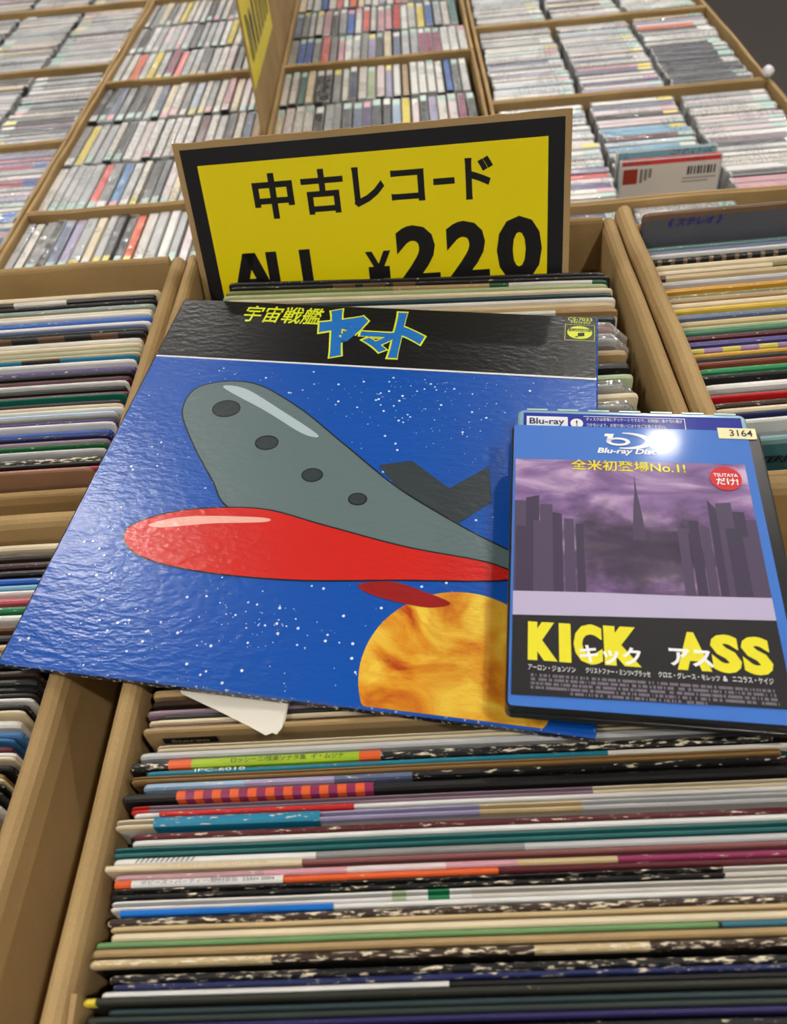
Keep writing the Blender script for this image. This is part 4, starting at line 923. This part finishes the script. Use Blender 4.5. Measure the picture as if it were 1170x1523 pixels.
jx_box(HX, 1.694, 2.085, 'grey', ['outer column of the last box at the far corner', 'middle column of the last box at the far corner', 'column along the wall of the last box at the far corner'], 'cardboard disc box behind the one with the yellow disc', 93, send=-1)

jx_box(HX, 2.087, 2.44, 'grey', ['outer column of the farthest box', 'middle column of the farthest box', 'inner column of the farthest box'], 'cardboard disc box at the very end of the table', 94, send=-1)
k_ = 0
for c in CDS:
    if c['where'] == 'inner column of the blue-seal box':
        k_ += 1
        if k_ in (3, 7, 8, 14, 15, 18): c['st'] = 'blue'; c['send'] = 1
PM = R_WC
def project(p):
    q = PM @ (Vector(p) - Vector((0, 0, CAMZ)))
    return 585 + 1154 * q.x / -q.z, 761.5 - 1154 * q.y / -q.z, -q.z
def seen(c):
    p = (c['a'], c['b'], .885) if c['axis'] == 'x' else (c['b'], c['a'], .885)
    x, y, d_ = project(p)
    if not (-60 < x < 1230 and -40 < y < 1500): return None
    # behind the yellow sign or the record crates
    if 270 < x < 838 and y > 222 - (x - 255) * .09: return None
    if y > 440: return None
    return d_
CASEM, CARDM, STM = {}, {}, {}
def case_parts(c):
    k1 = (c['L'], c['T'], c['h'], str(c['case']))
    Lh, Th, H_ = round(c['L'], 3) / 2, round(c['T'], 4) / 2, round(c['h'], 3)
    out = []
    m = MB(); q = .0009
    m.sweep([[(x, -Th, 0), (x, -Th, H_ - q), (x, -Th + q, H_), (x, Th - q, H_), (x, Th, H_ - q), (x, Th, 0)] for x in (-Lh, Lh)], col=c['case'])
    out.append((('case', Lh, Th, H_, str(c['case'])), 'case', m, CDCASE))
    m = MB(); m.box((-Lh + .003, -Th + .0011, H_), (Lh - .003, Th - .0011, H_ + .0003), c['c'])
    m.box((-Lh + .003, -Th - .0003, H_ - .045), (Lh - .003, -Th, H_ - .0012), c['c'])
    out.append((('card', Lh, Th, H_, str(c['c'])), 'spine_card', m, CDCARD))
    if c['st']:
        m = MB(); x0, x1 = (Lh - .026, Lh - .004) if c['send'] > 0 else (-Lh + .004, -Lh + .026)
        m.box((x0, -Th + .0014, H_ + .0003), (x1, Th - .0014, H_ + .0006), {'pale mint': (184, 216, 206), 'white': (232, 232, 228), 'yellow': (236, 220, 110), 'pink': (226, 170, 180), 'blue': (60, 110, 190)}[c['st']])
        out.append((('st', Lh, Th, H_, c['st'], c['send']), 'price_sticker', m, STICK))
    return out
def cname(c):
    if isinstance(c, str): return c
    return {NAVY: 'navy', (40, 120, 180): 'bright blue', (160, 30, 60): 'crimson', (180, 80, 100): 'rose'}.get(c, 'dark')
for ci, c in enumerate(CDS):
    c['i'] = ci
    c['m'] = Matrix.Translation((c['a'], c['b'], CZ0)) @ Matrix.Rotation(PI / 2, 4, 'Z') if c['axis'] == 'x' else Matrix.Translation((c['b'], c['a'], CZ0))
    c['d'] = seen(c)
vis = sorted([c for c in CDS if c['d'] and c['where']], key=lambda c: c['d'])
near = vis[:300]; nid = set(id(c) for c in near)
cache = {}
SN_ = {'pale mint': 'mint sticker', 'white': 'white sticker', 'yellow': 'yellow sticker', 'pink': 'pink sticker', 'blue': 'blue seal', None: 'no sticker'}
for c in near:
    e = empty('disc_case', c['m'])
    for key, nm, mb, mat in case_parts(c):
        if key not in cache:
            cache[key] = mb.mesh(nm); cache[key].materials.append(mat)
        link(nm, cache[key], None, e)
    c['lab'] = f"{cname(c['c'])} disc case, {SN_[c['st']]}, {c['where']}"; c['e'] = e
labs = [c['lab'] for c in near]
for c in near:
    lb = c['lab']
    if labs.count(lb) > 1:
        nb = CDS[c['i'] + 1] if c['i'] + 1 < len(CDS) and CDS[c['i'] + 1]['where'] == c['where'] else None
        if nb: lb = f"{cname(c['c'])} disc case beside the {cname(nb['c'])} one, {c['where']}"
    tag(c['e'], lb, 'disc case', c['where'])
far = MB(); NF = 0
for c in CDS:
    if id(c) in nid: continue
    NF += 1
    for key, nm, mb, mat in case_parts(c):
        k = len(far.v)
        far.v += [tuple(c['m'] @ Vector(p)) for p in mb.v]; far.f += [tuple(k + i for i in f) for f in mb.f]; far.c += mb.c; far.w += mb.w
o = far.build('distant_disc_cases', CDCARD)
tag(o, 'rows of further disc cases filling the boxes at the far end of the table', 'disc cases', kind='stuff')
print('discs', len(CDS), 'visible', len(vis), 'single', len(near), 'stuff', NF)

# propped-up discs
def propped(x0, x1, y, lean, H_, T, colr, edge, label, deco=False):
    e = empty('disc_case', Matrix.Translation(((x0 + x1) / 2, y, CZ0 + .012)) @ Matrix.Rotation(-math.radians(lean), 4, 'X') @ Matrix.Rotation(math.radians(.5), 4, 'Z'))
    hw = (x1 - x0) / 2
    m = MB(); q = .001
    m.sweep([[(x, -T / 2, 0), (x, -T / 2, H_ - q), (x, -T / 2 + q, H_), (x, T / 2 - q, H_), (x, T / 2, H_ - q), (x, T / 2, 0)] for x in (-hw, hw)], col=(196, 198, 200)); m.build('case', CDCASE, e)
    m = MB(); m.box((-hw + .002, -T / 2 - .0004, .004), (hw - .002, -T / 2, H_ - .007), colr); f = m.build('back_card', CDCARD if not deco else flat('back_card', colr, .4, coat=1), e)
    m = MB(); m.box((-hw + .002, -T / 2 - .0004, H_ - .007), (hw - .002, -T / 2, H_ - .0012), edge); m.box((-hw + .002, -T / 2 + .0012, H_), (hw - .002, T / 2 - .0012, H_ + .0003), edge); m.build('edge_strip', CDCARD, e)
    if deco:
        yy = -T / 2 - .0006
        def rect(nm, a, b_, z0_, z1_, c): 
            mm = MB(); mm.face([(a, yy, z0_), (b_, yy, z0_), (b_, yy, z1_), (a, yy, z1_)], c); mm.build(nm, flat('ink_' + str(c), c, .4, coat=1), f)
        rect('picture_square', -hw + .004, -hw + .024, H_ - .031, H_ - .011, (150, 40, 24))
        for k in range(3): rect('print_column', -hw + .027 + k * .006, -hw + .031 + k * .006, H_ - .03 + k * .003, H_ - .012, (120, 118, 118))
        for k in range(9): rect('barcode_bar', hw - .046 + k * .0045, hw - .046 + k * .0045 + (.0024 if k % 3 else .0034), H_ - .024, H_ - .013, (60, 62, 70))
        for k in range(2): rect('print_line', hw - .052, hw - .006 - k * .01, H_ - .0295 - k * .0045, H_ - .0275 - k * .0045, (150, 150, 150))
        pts = curve([(-.046, .062), (-.036, .066), (-.026, .070), (-.022, .064), (-.026, .054), (-.040, .050)])
        mm = MB(); mm.face([(p[0], yy, p[1] + H_ - .122) for p in pts], (40, 46, 34)); mm.build('printed_shape', flat('ink_moss', (40, 46, 34), .4), f)
        pts = curve([(-.018, .056), (-.004, .068), (.008, .074), (.010, .066), (.006, .056)])
        mm = MB(); mm.face([(p[0], yy, p[1] + H_ - .122) for p in pts], (40, 46, 100)); mm.build('printed_shape', flat('ink_indigo', (40, 46, 100), .4), f)
    return tag(e, label, 'disc case')
propped(.286, .424, 1.040, 11, .142, .010, (216, 212, 206), (210, 60, 60), 'white disc case with a red top edge and barcode, propped up in its box', True)
propped(.2845, .4215, 1.058, 11, .146, .010, (130, 180, 194), (120, 178, 194), 'pale turquoise disc case propped up behind the white barcoded one')

# standing boards between the boxes
def board(x, y0, y1, z0, z1, lean, label, nm):
    e = empty(nm, Matrix.Translation((x, (y0 + y1) / 2, z0)) @ Matrix.Rotation(math.radians(lean), 4, 'Y'))
    hw = (y1 - y0) / 2
    m = MB(); m.box((-.0015, -hw, 0), (.0015, hw, z1 - z0)); m.build('board', CARD, e)
    return tag(e, label, 'sign' if 'yellow' in label else 'board'), hw
e, hw = board(-.2395, 1.285, 1.580, .763, 1.20, .3, 'cardboard board with a yellow and black price notice standing between disc boxes', 'price_board')
m = MB(); m.box((.0015, -hw + .001, .205), (.0018, hw - .004, .43)); yb = m.build('yellow_notice', flat('sign_yellow', (242, 222, 0)), e)
rb = random.Random(9)
mm = MB()
for k in range(7):
    y = -hw + .03 + k * .036
    for j in range(2):
        mm.face([(.0021, y + j * .014, .235), (.0021, y + j * .014 + .008, .235), (.0021, y + j * .014 + .008 + rb.uniform(-.006, .006), .30 + rb.uniform(-.02, .03)), (.0021, y + j * .014 + rb.uniform(-.006, .004), .30)])
    mm.face([(.0021, y, .33), (.0021, y + .024, .33), (.0021, y + .024, .345), (.0021, y, .345)])
mm.build('notice_print', INK, yb)
board(-.2395, 1.596, 2.00, .763, 1.08, .2, 'blank cardboard board standing behind the yellow notice board', 'cardboard_divider')
# wad of white tape on the box corner at the table's open edge
m = MB(); rings = []
for i in range(9):
    t_ = PI * i / 8
    rings.append([((.008 * math.sin(t_)) * math.cos(2 * PI * j / 12) * (1 + .25 * noise.noise(Vector((i * .9, j * 1.7, 2)))), (.012 * math.sin(t_)) * math.sin(2 * PI * j / 12) * (1 + .25 * noise.noise(Vector((j * 1.3, i * .8, 5)))), .009 - .009 * math.cos(t_)) for j in range(12)])
m.sweep(rings[1:-1], col=(220, 220, 224))
o = m.build('tape_wad', flat('white_tape', (222, 220, 224), .35), smooth=True); o.location = (.577, 1.3440, .8975)
tag(o, 'small crumpled wad of white tape on a disc box corner', 'tape')
